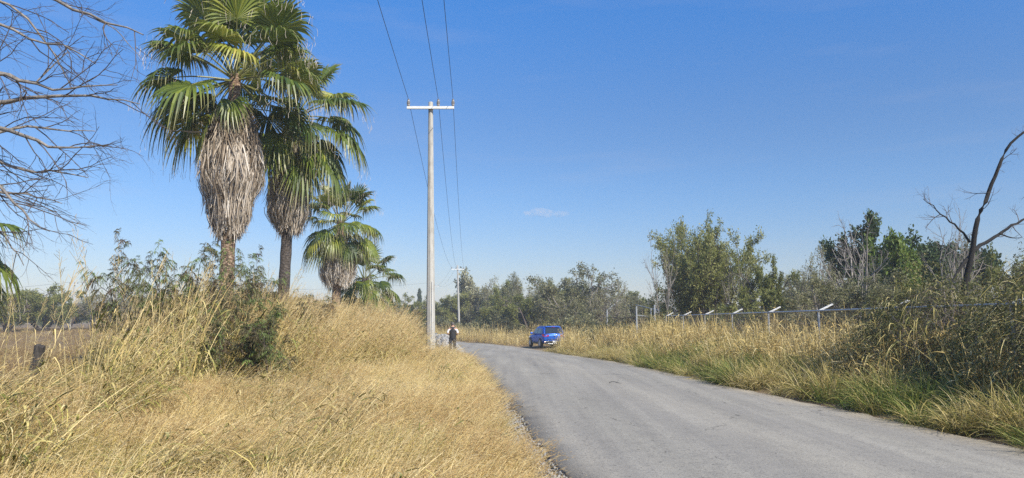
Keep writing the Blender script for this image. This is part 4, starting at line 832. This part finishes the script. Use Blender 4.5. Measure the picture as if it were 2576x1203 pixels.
# ------------------------------------------------------------------ small mesh tools for built things
def bm_obj(name, bm, m, parent=None, loc=(0, 0, 0), rot=(0, 0, 0), smooth=False, bevel=0.0, sub=0):
    me = bpy.data.meshes.new(name); bmesh.ops.recalc_face_normals(bm, faces=bm.faces[:]); bm.to_mesh(me); bm.free()
    me.materials.append(m); me.polygons.foreach_set('use_smooth', np.full(len(me.polygons), smooth))
    o = mesh_obj(name, me, parent, loc, rot)
    if bevel: b = o.modifiers.new('bevel', 'BEVEL'); b.width = bevel; b.segments = 2; b.limit_method = 'ANGLE'
    if sub: b = o.modifiers.new('sub', 'SUBSURF'); b.levels = sub; b.render_levels = sub
    return o
def add_box(bm, c, s, rot=None):
    r = bmesh.ops.create_cube(bm, size=1.0, matrix=Matrix.Translation(c) @ (rot or Matrix()) @ Matrix.Diagonal((*s, 1)))
    return r['verts']
def add_lathe(bm, prof, seg=16, M=None):
    M = M or Matrix(); rings = []
    for r, z in prof: rings.append([bm.verts.new(M @ Vector((r*math.cos(2*math.pi*i/seg), r*math.sin(2*math.pi*i/seg), z))) for i in range(seg)])
    for a, b in zip(rings[:-1], rings[1:]):
        for i in range(seg): bm.faces.new((a[i], a[(i + 1) % seg], b[(i + 1) % seg], b[i]))
    bm.faces.new(rings[0][::-1]); bm.faces.new(rings[-1])
def add_panel(bm, pts, th, n=None):
    """flat polygon with thickness along its normal"""
    v = [Vector(p) for p in pts]; nn = (v[1] - v[0]).cross(v[2] - v[0]).normalized() if n is None else Vector(n).normalized()
    a = [bm.verts.new(p) for p in v]; b = [bm.verts.new(p + nn*th) for p in v]
    bm.faces.new(a[::-1]); bm.faces.new(b)
    for i in range(len(a)): j = (i + 1) % len(a); bm.faces.new((a[i], a[j], b[j], b[i]))
def tube_obj(name, paths, m, parent, origin, sides=6, smooth=True):
    parts = [tubes((np.asarray(p) - np.asarray(origin))[None], np.asarray(r)[None], sides) for p, r in paths]
    return mesh_obj(name, np_mesh(name, parts, [m], smooth), parent)

# ------------------------------------------------------------------ concrete poles and wires
def insulator(parent, p):
    bm = bmesh.new(); add_lathe(bm, [(.012, -.05), (.012, .02), (.050, .02), (.060, .05), (.060, .075), (.040, .085), (.070, .105), (.070, .125), (.042, .135), (.068, .155), (.068, .172), (.040, .182), (.056, .20), (.052, .225), (.030, .235), (.045, .26), (.030, .285)], 14)
    return bm_obj('insulator', bm, PORC, parent, p, smooth=False)
def pole(base, top, rb, rt, label, arm_z, arm_l, arm_r, ins, rz=0.0, straps=True):
    base = np.array(base, float); top = np.array(top, float); root = empty('utility_pole', label, 'utility pole', base, 0)
    t = np.linspace(0, 1, 10); p = (np.array([0, 0, -.3]))[None]*(1 - t)[:, None] + (top - base)[None]*t[:, None]
    sh = np_mesh('shaft', [tubes(p[None], np.linspace(rb, rt, 10)[None], 8)], [CONC])
    o = mesh_obj('shaft', sh, root)
    bm = bmesh.new(); add_lathe(bm, [(rt*1.001, -.002), (rt*.9, .012)], 8, Matrix.Translation(top - base)); bm_obj('cap', bm, CONC, root)
    k = arm_z/(top - base)[2]; c = (top - base)*k; M = Matrix.Rotation(rz, 4, 'Z')
    yo = -(rb + (rt - rb)*k) - .06
    bm = bmesh.new(); add_box(bm, M @ Vector(((arm_r - arm_l)/2, yo, 0)) + Vector(c), (arm_l + arm_r, .085, .10), M); bm_obj('crossarm', bm, ARMW, root, bevel=.006)
    rk = rb + (rt - rb)*k + .012
    bm = bmesh.new(); add_lathe(bm, [(rk - .004, -.02), (rk + .006, -.02), (rk + .006, .02), (rk - .004, .02)], 16, Matrix.Translation(c)); bm_obj('strap', bm, GALV, root)
    pts = []
    for x in ins:
        q = M @ Vector((x, yo, .055)) + Vector(c); insulator(root, q); pts.append(np.array(q) + base + np.array([0, 0, .27]))
    return root, pts
Y1 = 27.5; b1 = bz(1083.5, Y1); b1[2] = g(b1[0], Y1); t1 = W(1083.5, 258, Y1)
az1 = W(1083, 274, Y1)[2] - b1[2]; sx = Y1/F*.97
P1, I1 = pole(b1, t1, .178, .088, 'big octagonal concrete pole standing in the grass left of the road', az1, 62*sx, 63*sx, [-58*sx, 21*sx, 60*sx])
# faces, streaks and steel on the big pole
bm = bmesh.new(); add_box(bm, (0, 0, 0), (.02, .012, 2.1)); bm_obj('white_streak', bm, ARMW, P1, (.045, -.174, 2.0), (R_(-.55), 0, 0), bevel=.003)
bm = bmesh.new(); add_box(bm, (0, 0, 0), (.05, .03, .03)); bm_obj('step_bolt', bm, GALV, P1, (-.19, -.04, 1.45))
Y2 = 105.0; x2 = (1157 - CX)/F*Y2; b2 = np.array([x2, Y2, g(x2, Y2)]); t2 = W(1151, 668, Y2); k2 = Y2/F
P2, I2 = pole(b2, t2, .17, .10, 'far concrete pole leaning slightly at the bend of the road', W(0, 678, Y2)[2] - b2[2], 16*k2, 16*k2, [-15*k2, -4*k2, 15*k2], .15)
Y3 = 178.0; x3 = (1092 - CX)/F*Y3; b3 = np.array([x3, Y3, g(x3, Y3)]); t3 = W(1092, 714, Y3); k3 = Y3/F
P3, I3 = pole(b3, t3, .17, .10, 'farthest concrete pole, its crossarm just showing beside the big pole', W(0, 720, Y3)[2] - b3[2], 12*k3, 12*k3, [-11*k3, 2*k3, 11*k3], .3)
Y4 = 100.0; x4 = (183 - CX)/F*Y4; b4 = np.array([x4, Y4, g(x4, Y4)]); t4 = W(188, 714, Y4); k4 = Y4/F
P4, I4 = pole(b4, t4, .13, .08, 'white pole in front of the far trees across the field', W(0, 716, Y4)[2] - b4[2], 13*k4, 12*k4, [-12*k4, 2*k4, 11*k4], -.2)
P4.children[0].data.materials[0] = ARMW
def span(a, b, sag, n=26):
    t = np.linspace(0, 1, n); p = a[None]*(1 - t)[:, None] + b[None]*t[:, None]; p[:, 2] -= sag*4*t*(1 - t); return p
for i, lab in enumerate(('left power line over the crossarm of the big pole', 'middle power line, just right of the big pole', 'right power line, at the right end of the crossarm')):
    a = I1[i] + np.array([2.75, -50.0, .25]); o = I1[i]
    path = np.concatenate([span(a, I1[i], .42)[:-1], span(I1[i], I2[i], 1.25, 40)[:-1], span(I2[i], I3[i], 1.4, 24)])
    q = mesh_obj('power_line', np_mesh('power_line', [tubes((path - o)[None], np.full((1, len(path)), .0085), 5)], [WIRE], True), None, o); fprop(q, label=lab, category='power line', group='power lines on the concrete poles')
for k, (a, b, s, lab) in enumerate([(W(1076, 712, 150), I4[2], 1.2, 'thin wire crossing the field behind the palms to the white pole'), (I4[0], I4[0] + np.array([-60, -8, -1.5]), 1.6, 'thin wire running left from the white field pole')]):
    path = span(np.array(a), np.array(b), s, 30); o = path[0]
    q = mesh_obj('power_line', np_mesh('power_line', [tubes((path - o)[None], np.full((1, 30), .012), 4)], [WIRE], True), None, o); fprop(q, label=lab, category='power line')

# ------------------------------------------------------------------ chain link fence
FT = np.arange(-3, 6); FZ = 4*(5.236 + FT); FX = 8.734 - .0326*(FT)*1.0; FH = 1.86
FP = [np.array([x, y, 0.0]) for x, y in zip(FX, FZ)]
def fz(y): return 1.85 - .0028*(y - 20)
fo = np.array([FX[3], FZ[3], g(FX[3], FZ[3])]); fen = empty('chain_link_fence', 'chain link fence with a pipe rail and outward white arms along the right verge', 'fence', fo)
for x, y in zip(FX, FZ):
    zg = g(x, y); zt = fz(y)
    po = tube_obj('post', [(np.array([(x, y, zg - .1), (x, y, zt)]), [.032, .032])], GALV, fen, fo, 8)
    a = np.array([x, y, zt - .01]); b = a + np.array([.41, -.02, .20]); d = (b - a); d /= np.linalg.norm(d)
    bm = bmesh.new(); n = Vector((0, -1, 0)); u = Vector(d).cross(n)
    add_panel(bm, [Vector(a - fo) + u*.027 + Vector((0, -.03, 0)), Vector(b - fo) + u*.021 + Vector((0, -.03, 0)), Vector(b - fo) - u*.021 + Vector((0, -.03, 0)), Vector(a - fo) - u*.027 + Vector((0, -.03, 0))], .05, (0, 1, 0))
    bm_obj('barb_arm', bm, ARMW, po, bevel=.004)
tube_obj('rail', [(np.array([(x, y, fz(y)) for x, y in zip(FX, FZ)]), np.full(len(FX), .026))], GALV, fen, fo, 8)
for j in range(3):
    tube_obj('barbed_wire', [(np.array([(x + .13*(j + 1), y, fz(y) + .065*(j + 1)) for x, y in zip(FX, FZ)]), np.full(len(FX), .003))], BARK, fen, fo, 4)
def link_mesh(a, b, za, zb, cell=.075, r=.002):
    """woven wire between two points, za/zb: bottom and top heights at both ends"""
    L = np.linalg.norm(b - a); n = int(L/cell); Hh = za[1] - za[0]; P = []
    for s in (1, -1):
        for i in range(-int(Hh/cell) - 1, n + int(Hh/cell) + 1):
            u0 = i*cell; u1 = u0 + s*Hh; lo, hi = min(u0, u1), max(u0, u1)
            if hi <= 0 or lo >= L: continue
            def cut(u): return (u, (u - u0)/(u1 - u0))
            c0, c1 = sorted((max(lo, 0), min(hi, L)))
            q = [cut(c0), cut(c1)]; pp = []
            for u, h in q:
                f = u/L; base = a*(1 - f) + b*f; z0 = za[0]*(1 - f) + zb[0]*f; z1 = za[1]*(1 - f) + zb[1]*f; pp.append((base[0] + s*.003, base[1], z0 + (z1 - z0)*h))
            P.append(pp)
    return np.array(P), r
Pm, rm = link_mesh(FP[0], FP[-1], (.05, fz(FZ[0]) + .03), (-.15, fz(FZ[-1]) + .03))
mesh_obj('wire_mesh', np_mesh('wire_mesh', [tubes(Pm - fo, np.full(Pm.shape[:2], rm), 3)], [RUST]), fen)
# corner post pair and gate, and the fence going on to the left
def wpost(name, px, top_py, Y, r, parent, org, m=GALV, lean=0.0):
    x = (px - CX)/F*Y; zt = W(px, top_py, Y)[2]; return tube_obj(name, [(np.array([(x, Y, g(x, Y) - .1), (x + lean, Y, zt)]), [r, r])], m, parent, org, 8), np.array([x, Y, zt])
o = bz(1645, 41); cp = empty('corner_post', 'pair of dark steel posts at the corner of the chain link fence', 'post', o)
wpost('post', 1645, 767, 41, .055, cp, o); wpost('post', 1636, 776, 42, .035, cp, o)
a = W(1645, 779, 41); b = W(1590, 762, 48); tube_obj('brace_rail', [(np.array([W(1660, 782, 40.5), W(1600, 767, 46)]), [.022, .022])], GALV, cp, o)
o = bz(1599.6, 38); gt = empty('gate', 'pipe frame gate standing ajar by the corner of the fence', 'gate', o)
wpost('post', 1599.6, 771, 38, .042, gt, o)
for py0, py1 in ((793, 797.5), (836, 839)): tube_obj('gate_rail', [(np.array([W(1600, py0, 37.95), W(1640, py1, 40)]), [.026, .026])], GALV, gt, o)
pm, rm = link_mesh(W(1601, 800, 38)*np.array([1, 1, 0]), W(1639, 800, 40)*np.array([1, 1, 0]), (W(0, 838, 38)[2], W(0, 794, 38)[2]), (W(0, 840, 40)[2], W(0, 798, 40)[2]), .09)
mesh_obj('wire_mesh', np_mesh('wire_mesh', [tubes(pm - o, np.full(pm.shape[:2], rm), 3)], [RUST]), gt)
o = bz(1526, 45); sf = empty('side_fence', 'rusty fence length with one grey post left of the gate', 'fence', o)
wpost('post', 1526, 779, 45, .042, sf, o)
tube_obj('rail', [(np.array([W(1526, 799.5, 45), W(1560, 800, 42), W(1597, 799, 38.4)]), [.024]*3)], BARK_B, sf, o)

# charred post of the old field fence
def wood_post(px, top_py, Y, w, lean, label, seed):
    r = np.random.default_rng(seed); x = gx(px, Y); z0 = g(x, Y); h = W(px, top_py, Y)[2] - z0; K = 12; t = np.linspace(0, 1, K)
    p = np.stack([lean*(t - 1), 0*t, -.3 + (h + .3)*t], 1); p[:, :2] += r.normal(0, .006, (K, 2))
    V, Q, T, A, mi = tubes(p[None], (w*(1 + r.normal(0, .05, K))*np.interp(t, [0, 1], [1.15, .92]))[None], 9)
    V = V + np.repeat(np.tile(r.normal(0, .10, 9), K)[:, None]*w, 3, 1)*np.array([1, 1, 0])
    top = V[-9:].mean(0); V[-9:, 2] += r.normal(0, .025, 9); V = np.concatenate([V, (top + [0, 0, .01])[None]]); n = len(V) - 1
    Q = np.concatenate([Q, np.array([[n - 9 + i, n - 9 + (i + 1) % 9, n, n] for i in range(0, 9)])[:, :4]]) if False else Q
    me = np_mesh('fence_post', [(V, Q, .5, .5, 0)], [WOODP]); bm = bmesh.new(); bm.from_mesh(me); bm.verts.ensure_lookup_table()
    bm.faces.new([bm.verts[n - 9 + i] for i in range(9)]); bm.verts.remove(bm.verts[n]); bm.to_mesh(me); bm.free()
    return fprop(mesh_obj('fence_post', me, None, (x, Y, z0)), label=label, category='fence post')
wood_post(90, 871, 14.8, .095, .16, 'charred wooden fence post leaning in the tall grass at the left', 3)

# ------------------------------------------------------------------ blue car
PAINT = plain('blue_paint', (.010, .095, .45), .42, .35, .4, .12); GLASS = plain('dark_glass', (.02, .025, .03), .06, 0, .8); BLK = plain('black_plastic', (.018, .018, .02), .55)
SILV = plain('silver_trim', (.30, .31, .32), .32, .7); RED = plain('red_lens', (.46, .012, .02), .15, 0, .6, .6); WHT = plain('plate_white', (.78, .79, .78), .5); TYRE = plain('tyre_rubber', (.022, .022, .022), .85); RIM = plain('alloy_rim', (.45, .46, .48), .3, .8)
def car():
    root = empty('parked_car', 'blue compact crossover car parked on the right verge at the bend', 'car')
    st = [(-2.13, .78, .42, .86, .93), (-2.07, .85, .34, .95, 1.03), (-1.75, .895, .28, .98, 1.08), (-1.2, .905, .26, .97, 1.05), (-.3, .905, .26, .95, 1.02), (.6, .905, .26, .93, 1.00), (1.15, .90, .27, .90, .99), (1.75, .87, .30, .82, .92), (2.06, .78, .36, .70, .80), (2.15, .66, .44, .60, .66)]
    bm = bmesh.new(); rings = []
    for y, w, zb, zs, zt in st:
        h = [(.0, zb), (.72*w, zb), (.94*w, zb + .08), (w*.985, zb + .24), (w, (zb + zs)/2 + .06), (w*.985, zs - .10), (w*.94, zs), (w*.80, zt), (0, zt + .015)]
        full = [(x, z) for x, z in h] + [(-x, z) for x, z in h[-2:0:-1]]
        rings.append([bm.verts.new((x, y, z)) for x, z in full])
    n = len(rings[0])
    for a, b in zip(rings[:-1], rings[1:]):
        for i in range(n): bm.faces.new((a[i], a[(i + 1) % n], b[(i + 1) % n], b[i]))
    bm.faces.new(rings[0][::-1]); bm.faces.new(rings[-1])
    body = bm_obj('body', bm, PAINT, root, smooth=True, sub=2)
    # cabin: belt, mid and roof rings
    L = [(1.00, -2.02, 1.12, .845), (1.30, -1.82, .62, .775), (1.52, -1.66, .28, .69), (1.60, -1.45, .02, .60)]
    bm = bmesh.new(); rings = []
    for z, y0, y1, w in L:
        ys = [y0, y0*.55 + y1*.45 - .2, y1 - .25 if z < 1.5 else (y0 + y1)/2 + .3, y1]
        rings.append([bm.verts.new(p) for p in [(-w*.93, y0, z), (0, y0 - .05, z + .0), (w*.93, y0, z), (w, y0 + .18, z), (w, ys[1], z), (w, ys[2], z), (w*.92, y1, z), (0, y1 + .08, z), (-w*.92, y1, z), (-w, ys[2], z), (-w, ys[1], z), (-w, y0 + .18, z)]])
    n = len(rings[0])
    for a, b in zip(rings[:-1], rings[1:]):
        for i in range(n): bm.faces.new((a[i], a[(i + 1) % n], b[(i + 1) % n], b[i]))
    bm.faces.new(rings[-1]); bm.faces.new(rings[0][::-1]); bm_obj('roof', bm, PAINT, root, smooth=True, bevel=.012)
    # glass
    bm = bmesh.new(); add_panel(bm, [(-.70, -2.015, 1.08), (.70, -2.015, 1.08), (.60, -1.765, 1.47), (-.60, -1.765, 1.47)], .022); rw = bm_obj('rear_window', bm, GLASS, root, (0, -.025, 0), bevel=.01)
    bm = bmesh.new(); add_box(bm, (0, 0, 0), (.52, .012, .014), Matrix.Rotation(R_(8), 4, 'Y')); bm_obj('wiper', bm, BLK, rw, (.05, -2.045, 1.12))
    bm = bmesh.new(); add_panel(bm, [(-.68, 1.03, 1.06), (.68, 1.03, 1.06), (.56, .36, 1.50), (-.56, .36, 1.50)], .012); bm_obj('windscreen', bm, GLASS, root, (0, .035, .02))
    for s in (-1, 1):
        bm = bmesh.new(); add_panel(bm, [(s*.842, -.45, 1.06), (s*.842, .60, 1.06), (s*.735, .25, 1.44), (s*.735, -.45, 1.44)], .012, (s, 0, .3)); bm_obj('side_window', bm, GLASS, root)
        bm = bmesh.new(); add_panel(bm, [(s*.842, -1.32, 1.07), (s*.842, -.53, 1.06), (s*.735, -.53, 1.44), (s*.735, -1.22, 1.44)], .012, (s, 0, .3)); bm_obj('side_window', bm, GLASS, root)
        bm = bmesh.new(); add_panel(bm, [(s*.84, -1.72, 1.10), (s*.842, -1.40, 1.08), (s*.735, -1.31, 1.42), (s*.735, -1.42, 1.42)], .012, (s, 0, .3)); bm_obj('quarter_window', bm, GLASS, root)
        # lamps
        bm = bmesh.new(); add_panel(bm, [(s*.44, -2.10, .87), (s*.80, -2.06, .83), (s*.90, -1.80, .88), (s*.89, -1.74, 1.03), (s*.76, -2.05, 1.03), (s*.44, -2.09, .96)], .03, (s*.25, -1, 0)); bm_obj('tail_light', bm, RED, root, (0, -.025, 0), bevel=.008)
        bm = bmesh.new(); add_box(bm, (s*.70, -2.105, .44), (.20, .05, .075)); bm_obj('bumper_reflector', bm, RED, root, bevel=.012)
        # mirror, rail
        bm = bmesh.new(); add_box(bm, (s*.99, .62, 1.06), (.20, .10, .14)); add_box(bm, (s*.88, .64, 1.02), (.10, .05, .05)); bm_obj('mirror', bm, PAINT, root, bevel=.03)
        tube_obj('roof_rail', [(np.array([(s*.57, -1.45, 1.585), (s*.585, -1.3, 1.645), (s*.585, -.1, 1.645), (s*.56, .08, 1.58)]), [.016]*4)], SILV, root, (0, 0, 0), 6)
        bm = bmesh.new(); add_box(bm, (s*.90, -.1, .33), (.045, 1.75, .13)); bm_obj('sill_cladding', bm, BLK, root, bevel=.015)
        tube_obj('sill_trim', [(np.array([(s*.925, -.9, .41), (s*.925, .75, .41)]), [.011]*2)], SILV, root, (0, 0, 0), 6)
        bm = bmesh.new(); add_box(bm, (s*.928, -.35, .86), (.02, .16, .022)); add_box(bm, (s*.925, .5, .84), (.02, .16, .022)); bm_obj('door_handle', bm, SILV, root, bevel=.004)
        for y in (-1.29, 1.29):
            bm = bmesh.new(); Mx = Matrix.Translation((s*.872, y, .34)) @ Matrix.Rotation(math.pi/2, 4, 'Y')
            add_lathe(bm, [(.40, -.045), (.405, .0), (.40, .045)], 28, Mx); bm_obj('wheel_arch', bm, BLK, root, bevel=.008)
            wh = empty('wheel', None, None) if False else None
            bm = bmesh.new(); Mx = Matrix.Rotation(math.pi/2, 4, 'Y'); add_lathe(bm, [(.22, -.10), (.31, -.105), (.335, -.085), (.34, -.04), (.34, .04), (.335, .085), (.31, .105), (.22, .10)], 30, Mx)
            ty = bm_obj('wheel', bm, TYRE, root, (s*.835, y, .34), smooth=False, bevel=0)
            bm = bmesh.new(); add_lathe(bm, [(.225, -.01), (.23, .012), (.205, .014), (.20, .002)], 30, Matrix.Rotation(s*math.pi/2, 4, 'Y'))
            add_lathe(bm, [(.05, -.01), (.05, .014), (.03, .02)], 14, Matrix.Rotation(s*math.pi/2, 4, 'Y'))
            for k in range(5):
                a = 2*math.pi*k/5; add_box(bm, (s*.004, .125*math.cos(a), .125*math.sin(a)), (.018, .19, .045), Matrix.Rotation(a, 4, 'X'))
            bm_obj('rim', bm, RIM, ty, (s*.10, 0, 0))
    # rear end
    bm = bmesh.new(); add_box(bm, (0, -2.085, .40), (1.50, .10, .26)); bm_obj('bumper_cladding', bm, BLK, root, bevel=.03)
    bm = bmesh.new()
    for s in (-1, 1):
        add_panel(bm, [(s*.52, -2.14, .50), (s*.56, -2.14, .50), (s*.44, -2.14, .36), (s*.38, -2.14, .36)], .02, (0, -1, 0))
        add_panel(bm, [(s*.44, -2.14, .36), (s*.80, -2.10, .36), (s*.80, -2.10, .33), (s*.40, -2.14, .33)], .02, (0, -1, 0))
    add_box(bm, (0, -2.11, .30), (1.0, .08, .045)); bm_obj('skid_plate', bm, SILV, root, bevel=.006)
    bm = bmesh.new(); add_box(bm, (0, -2.15, .455), (.33, .015, .15)); pl = bm_obj('licence_plate', bm, WHT, root, bevel=.004)
    bm = bmesh.new(); add_box(bm, (0, -2.128, .63), (1.22, .03, .035)); bm_obj('tailgate_groove', bm, BLK, root, bevel=.008)
    bm = bmesh.new(); add_lathe(bm, [(.06, -.008), (.06, .01), (.045, .014)], 8, Matrix.Translation((0, -2.148, .90)) @ Matrix.Rotation(math.pi/2, 4, 'X')); bm_obj('badge', bm, SILV, root)
    bm = bmesh.new(); add_panel(bm, [(-.58, -1.84, 1.545), (.58, -1.84, 1.545), (.57, -1.48, 1.603), (-.57, -1.48, 1.603)], .03, (0, -.1, 1)); bm_obj('spoiler', bm, PAINT, root, bevel=.012)
    bm = bmesh.new(); add_box(bm, (0, -1.85, 1.553), (.26, .012, .018)); bm_obj('brake_light', bm, RED, root)
    tube_obj('antenna', [(np.array([(0, -1.3, 1.6), (0, -1.42, 1.74)]), [.008, .004])], BLK, root, (0, 0, 0), 6)
    bm = bmesh.new(); add_box(bm, (0, 2.12, .62), (1.0, .05, .22)); bm_obj('grille', bm, BLK, root, bevel=.02)
    for s in (-1, 1):
        bm = bmesh.new(); add_box(bm, (s*.64, 2.0, .74), (.28, .14, .12)); bm_obj('headlight', bm, WHT, root, bevel=.03)
    return root
cr = car(); Yc = 57.5; xc = (1373 - CX)/F*Yc; cr.location = (xc, Yc, W(0, 874.5, Yc)[2] + .05); cr.rotation_euler = (0, 0, R_(15))

# ------------------------------------------------------------------ walking man, seen from behind
SKIN = plain('skin', (.47, .27, .19), .55); VEST = rough_mat('dark_vest', [(.3, (.008, .008, .009)), (.7, (.022, .022, .025))], 9, .7, .5, dist=.02); SHIRT = rough_mat('white_shirt', [(.3, (.70, .72, .76)), (.7, (.80, .82, .84))], 9, .8, .4, dist=.01)
TROUS = rough_mat('dark_trousers', [(.3, (.016, .018, .026)), (.7, (.035, .038, .05))], 9, .85, .4, dist=.01); HAIR = rough_mat('grey_hair', [(.3, (.05, .045, .04)), (.7, (.16, .145, .13))], 40, .8, .5); SHOE = plain('shoe', (.02, .018, .016), .5); EYE_M = plain('eye', (.03, .02, .015), .2)
def skin(name, V, E, Rd, m, parent, root_i=0, sub=2, loc=(0, 0, 0)):
    me = bpy.data.meshes.new(name); me.from_pydata(V, E, []); o = mesh_obj(name, me, None)
    md = o.modifiers.new('skin', 'SKIN'); md.use_smooth_shade = True
    for i, r in enumerate(Rd): me.skin_vertices[0].data[i].radius = (r, r) if np.isscalar(r) else r
    me.skin_vertices[0].data[root_i].use_root = True
    s = o.modifiers.new('sub', 'SUBSURF'); s.levels = sub; s.render_levels = sub
    dg = bpy.context.evaluated_depsgraph_get(); me2 = bpy.data.meshes.new_from_object(o.evaluated_get(dg)); bpy.data.objects.remove(o)
    me2.materials.clear(); me2.materials.append(m); me2.polygons.foreach_set('use_smooth', np.full(len(me2.polygons), True))
    return mesh_obj(name, me2, parent, loc)
def person():
    root = empty('person', 'man in a black sleeveless vest and white shirt walking away on the road edge', 'person')
    V = [(0, 0, .96), (0, .0, 1.14), (0, -.01, 1.34), (0, 0, 1.45), (0, .01, 1.515), (0, .035, 1.585), (0, .035, 1.665), (0, .03, 1.71)]; Rd = [(.15, .11), (.145, .105), (.16, .11), (.08, .07), .056, (.072, .085), (.076, .092), (.05, .06)]
    E = [(0, 1), (1, 2), (2, 3), (3, 4), (4, 5), (5, 6), (6, 7)]
    def add(p, r, par): V.append(p); Rd.append(r); E.append((par, len(V) - 1)); return len(V) - 1
    add((0, .135, 1.60), .014, 5)                                                    # nose
    for s in (-1, 1): add((s*.088, .03, 1.605), .016, 5)                             # ears
    for s in (-1, 1):
        sh = add((s*.185, -.01, 1.40), .062, 3); el = add((s*.265, -.05, 1.13), .046, sh); wr = add((s*.19, .17, 1.08), .031, el); pa = add((s*.165, .235, 1.09), (.036, .018), wr)
        for k, (dx, ln) in enumerate(((-.028, .062), (-.009, .074), (.010, .070), (.028, .056))):
            a = add((s*.160 + dx, .285, 1.085 + .004*k), .0095, pa); b = add((s*.150 + dx, .285 + ln*.5, 1.068), .0085, a); add((s*.146 + dx, .285 + ln*.62, 1.040), .0075, b)
        a = add((s*.118, .25, 1.095), .0105, pa); add((s*.095, .285, 1.09), .009, a)
        hp = add((s*.095, 0, .88), (.095, .10), 0); kn = add((s*.105, .02 + s*.05, .49), .062, hp); an = add((s*.11, s*.06 - .02, .10), .042, kn); add((s*.12, s*.06 + .13, .045), .036, an)
    skin('body', V, E, Rd, SKIN, root)
    # clothes
    skin('vest', [(0, 0, .80), (0, 0, .95), (0, 0, 1.14), (0, -.01, 1.33), (0, 0, 1.42), (0, .005, 1.49), (.17, -.01, 1.405), (-.17, -.01, 1.405)], [(0, 1), (1, 2), (2, 3), (3, 4), (4, 5), (4, 6), (4, 7)], [(.19, .145), (.192, .15), (.185, .14), (.205, .145), (.19, .115), (.078, .078), (.085, .09), (.085, .09)], VEST, root)
    V2, E2, R2 = [(0, 0, 1.30)], [], [(.10, .08)]
    for s in (-1, 1):
        a = len(V2); V2 += [(s*.20, -.01, 1.37), (s*.245, -.03, 1.25), (s*.27, -.048, 1.145)]; R2 += [.066, .064, .06]; E2 += [(0, a), (a, a + 1), (a + 1, a + 2)]
    skin('shirt', V2, E2, R2, SHIRT, root)
    V3, E3, R3 = [(0, 0, .97)], [], [(.16, .12)]
    for s in (-1, 1):
        a = len(V3); V3 += [(s*.095, 0, .87), (s*.105, .02 + s*.05, .49), (s*.11, s*.06 - .02, .09)]; R3 += [(.106, .112), .085, .074]; E3 += [(0, a), (a, a + 1), (a + 1, a + 2)]
    skin('trousers', V3, E3, R3, TROUS, root)
    for s in (-1, 1): skin('shoe', [(s*.11, s*.06 - .05, .05), (s*.115, s*.06 + .05, .05), (s*.12, s*.06 + .16, .035)], [(0, 1), (1, 2)], [(.046, .05), (.05, .045), (.045, .032)], SHOE, root)
    bm = bmesh.new(); bmesh.ops.create_uvsphere(bm, u_segments=20, v_segments=14, radius=1)
    for v in bm.verts: v.co = Vector((v.co.x*.093, v.co.y*.108, v.co.z*.105)); 
    bmesh.ops.delete(bm, geom=[v for v in bm.verts if v.co.z < -.055 + max(0, v.co.y)*1.15], context='VERTS')
    bm_obj('hair', bm, HAIR, root, (0, .028, 1.645), smooth=True)
    for s in (-1, 1):
        bm = bmesh.new(); bmesh.ops.create_uvsphere(bm, u_segments=8, v_segments=6, radius=.012); bm_obj('eye', bm, EYE_M, root, (s*.032, .118, 1.625), smooth=True)
    return root
pn = person(); Yp = 39.5; xp = (1140 - CX)/F*Yp; pn.location = (xp, Yp, g(xp, Yp)); pn.rotation_euler = (0, 0, R_(6)); pn.scale = (1.02,)*3

# ------------------------------------------------------------------ odds and ends on the road, and the one small cloud
for px, py, Y, L, a, lab in ((1305, 1022, 13.3, .25, .9, 'thin dry twig lying at the left edge of the asphalt'), (1548, 971, 17.6, .3, .1, 'dark stick lying in the middle of the road')):
    p = W(px, py, Y); z = -0.62*float(ss(20, 58, Y)) + .105 if px > 1400 else .05; r = np.random.default_rng(int(px)); t = np.linspace(0, 1, 6)
    q = np.stack([L*(t - .5)*math.cos(a), L*(t - .5)*math.sin(a), .012 + .02*np.sin(t*5)], 1); b = np.array([q[3], q[3] + [.05, .07, .03], q[3] + [.06, .12, .05]])
    o = mesh_obj('stick', np_mesh('stick', [tubes(q[None], np.linspace(.008, .004, 6)[None], 5), tubes(b[None], np.full((1, 3), .003), 4)], [BARK_D]), None, (p[0], Y, z)); fprop(o, label=lab, category='stick')
m, n, l, p = mat('cloud_vapour'); n.remove(p); pv = n.new('ShaderNodeVolumePrincipled'); pv.inputs['Density'].default_value = .0065; pv.inputs['Color'].default_value = (1, .90, .83, 1); l.new(pv.outputs[0], n['Material Output'].inputs['Volume'])
bm = bmesh.new(); r = random.Random(4); c0 = W(1373, 537, 3000)
for i in range(16):
    u = r.uniform(-1, 1); rad = r.uniform(14, 30)*(1.1 - abs(u)*.6); bmesh.ops.create_icosphere(bm, subdivisions=2, radius=rad, matrix=Matrix.Translation((u*85, r.uniform(-20, 20), r.uniform(-10, 22)*(1 - abs(u)))) @ Matrix.Diagonal((1.5, 1, .75, 1)))
for v in bm.verts: v.co.z = max(v.co.z, -14 - .1*abs(v.co.x)*.1)
fprop(bm_obj('cloud', bm, m, None, c0), kind='structure')
m, n, l, p = mat('haze_air'); n.remove(p); pv = n.new('ShaderNodeVolumePrincipled'); pv.inputs['Density'].default_value = HAZE; pv.inputs['Color'].default_value = (.86, .92, 1, 1); pv.inputs['Anisotropy'].default_value = .1; l.new(pv.outputs[0], n['Material Output'].inputs['Volume'])
bm = bmesh.new(); add_box(bm, (0, 2800, 7.0), (8200, 6600, 18.5)); fprop(bm_obj('haze', bm, m), kind='stuff', label='thin pale haze hanging in the distant air', category='haze')
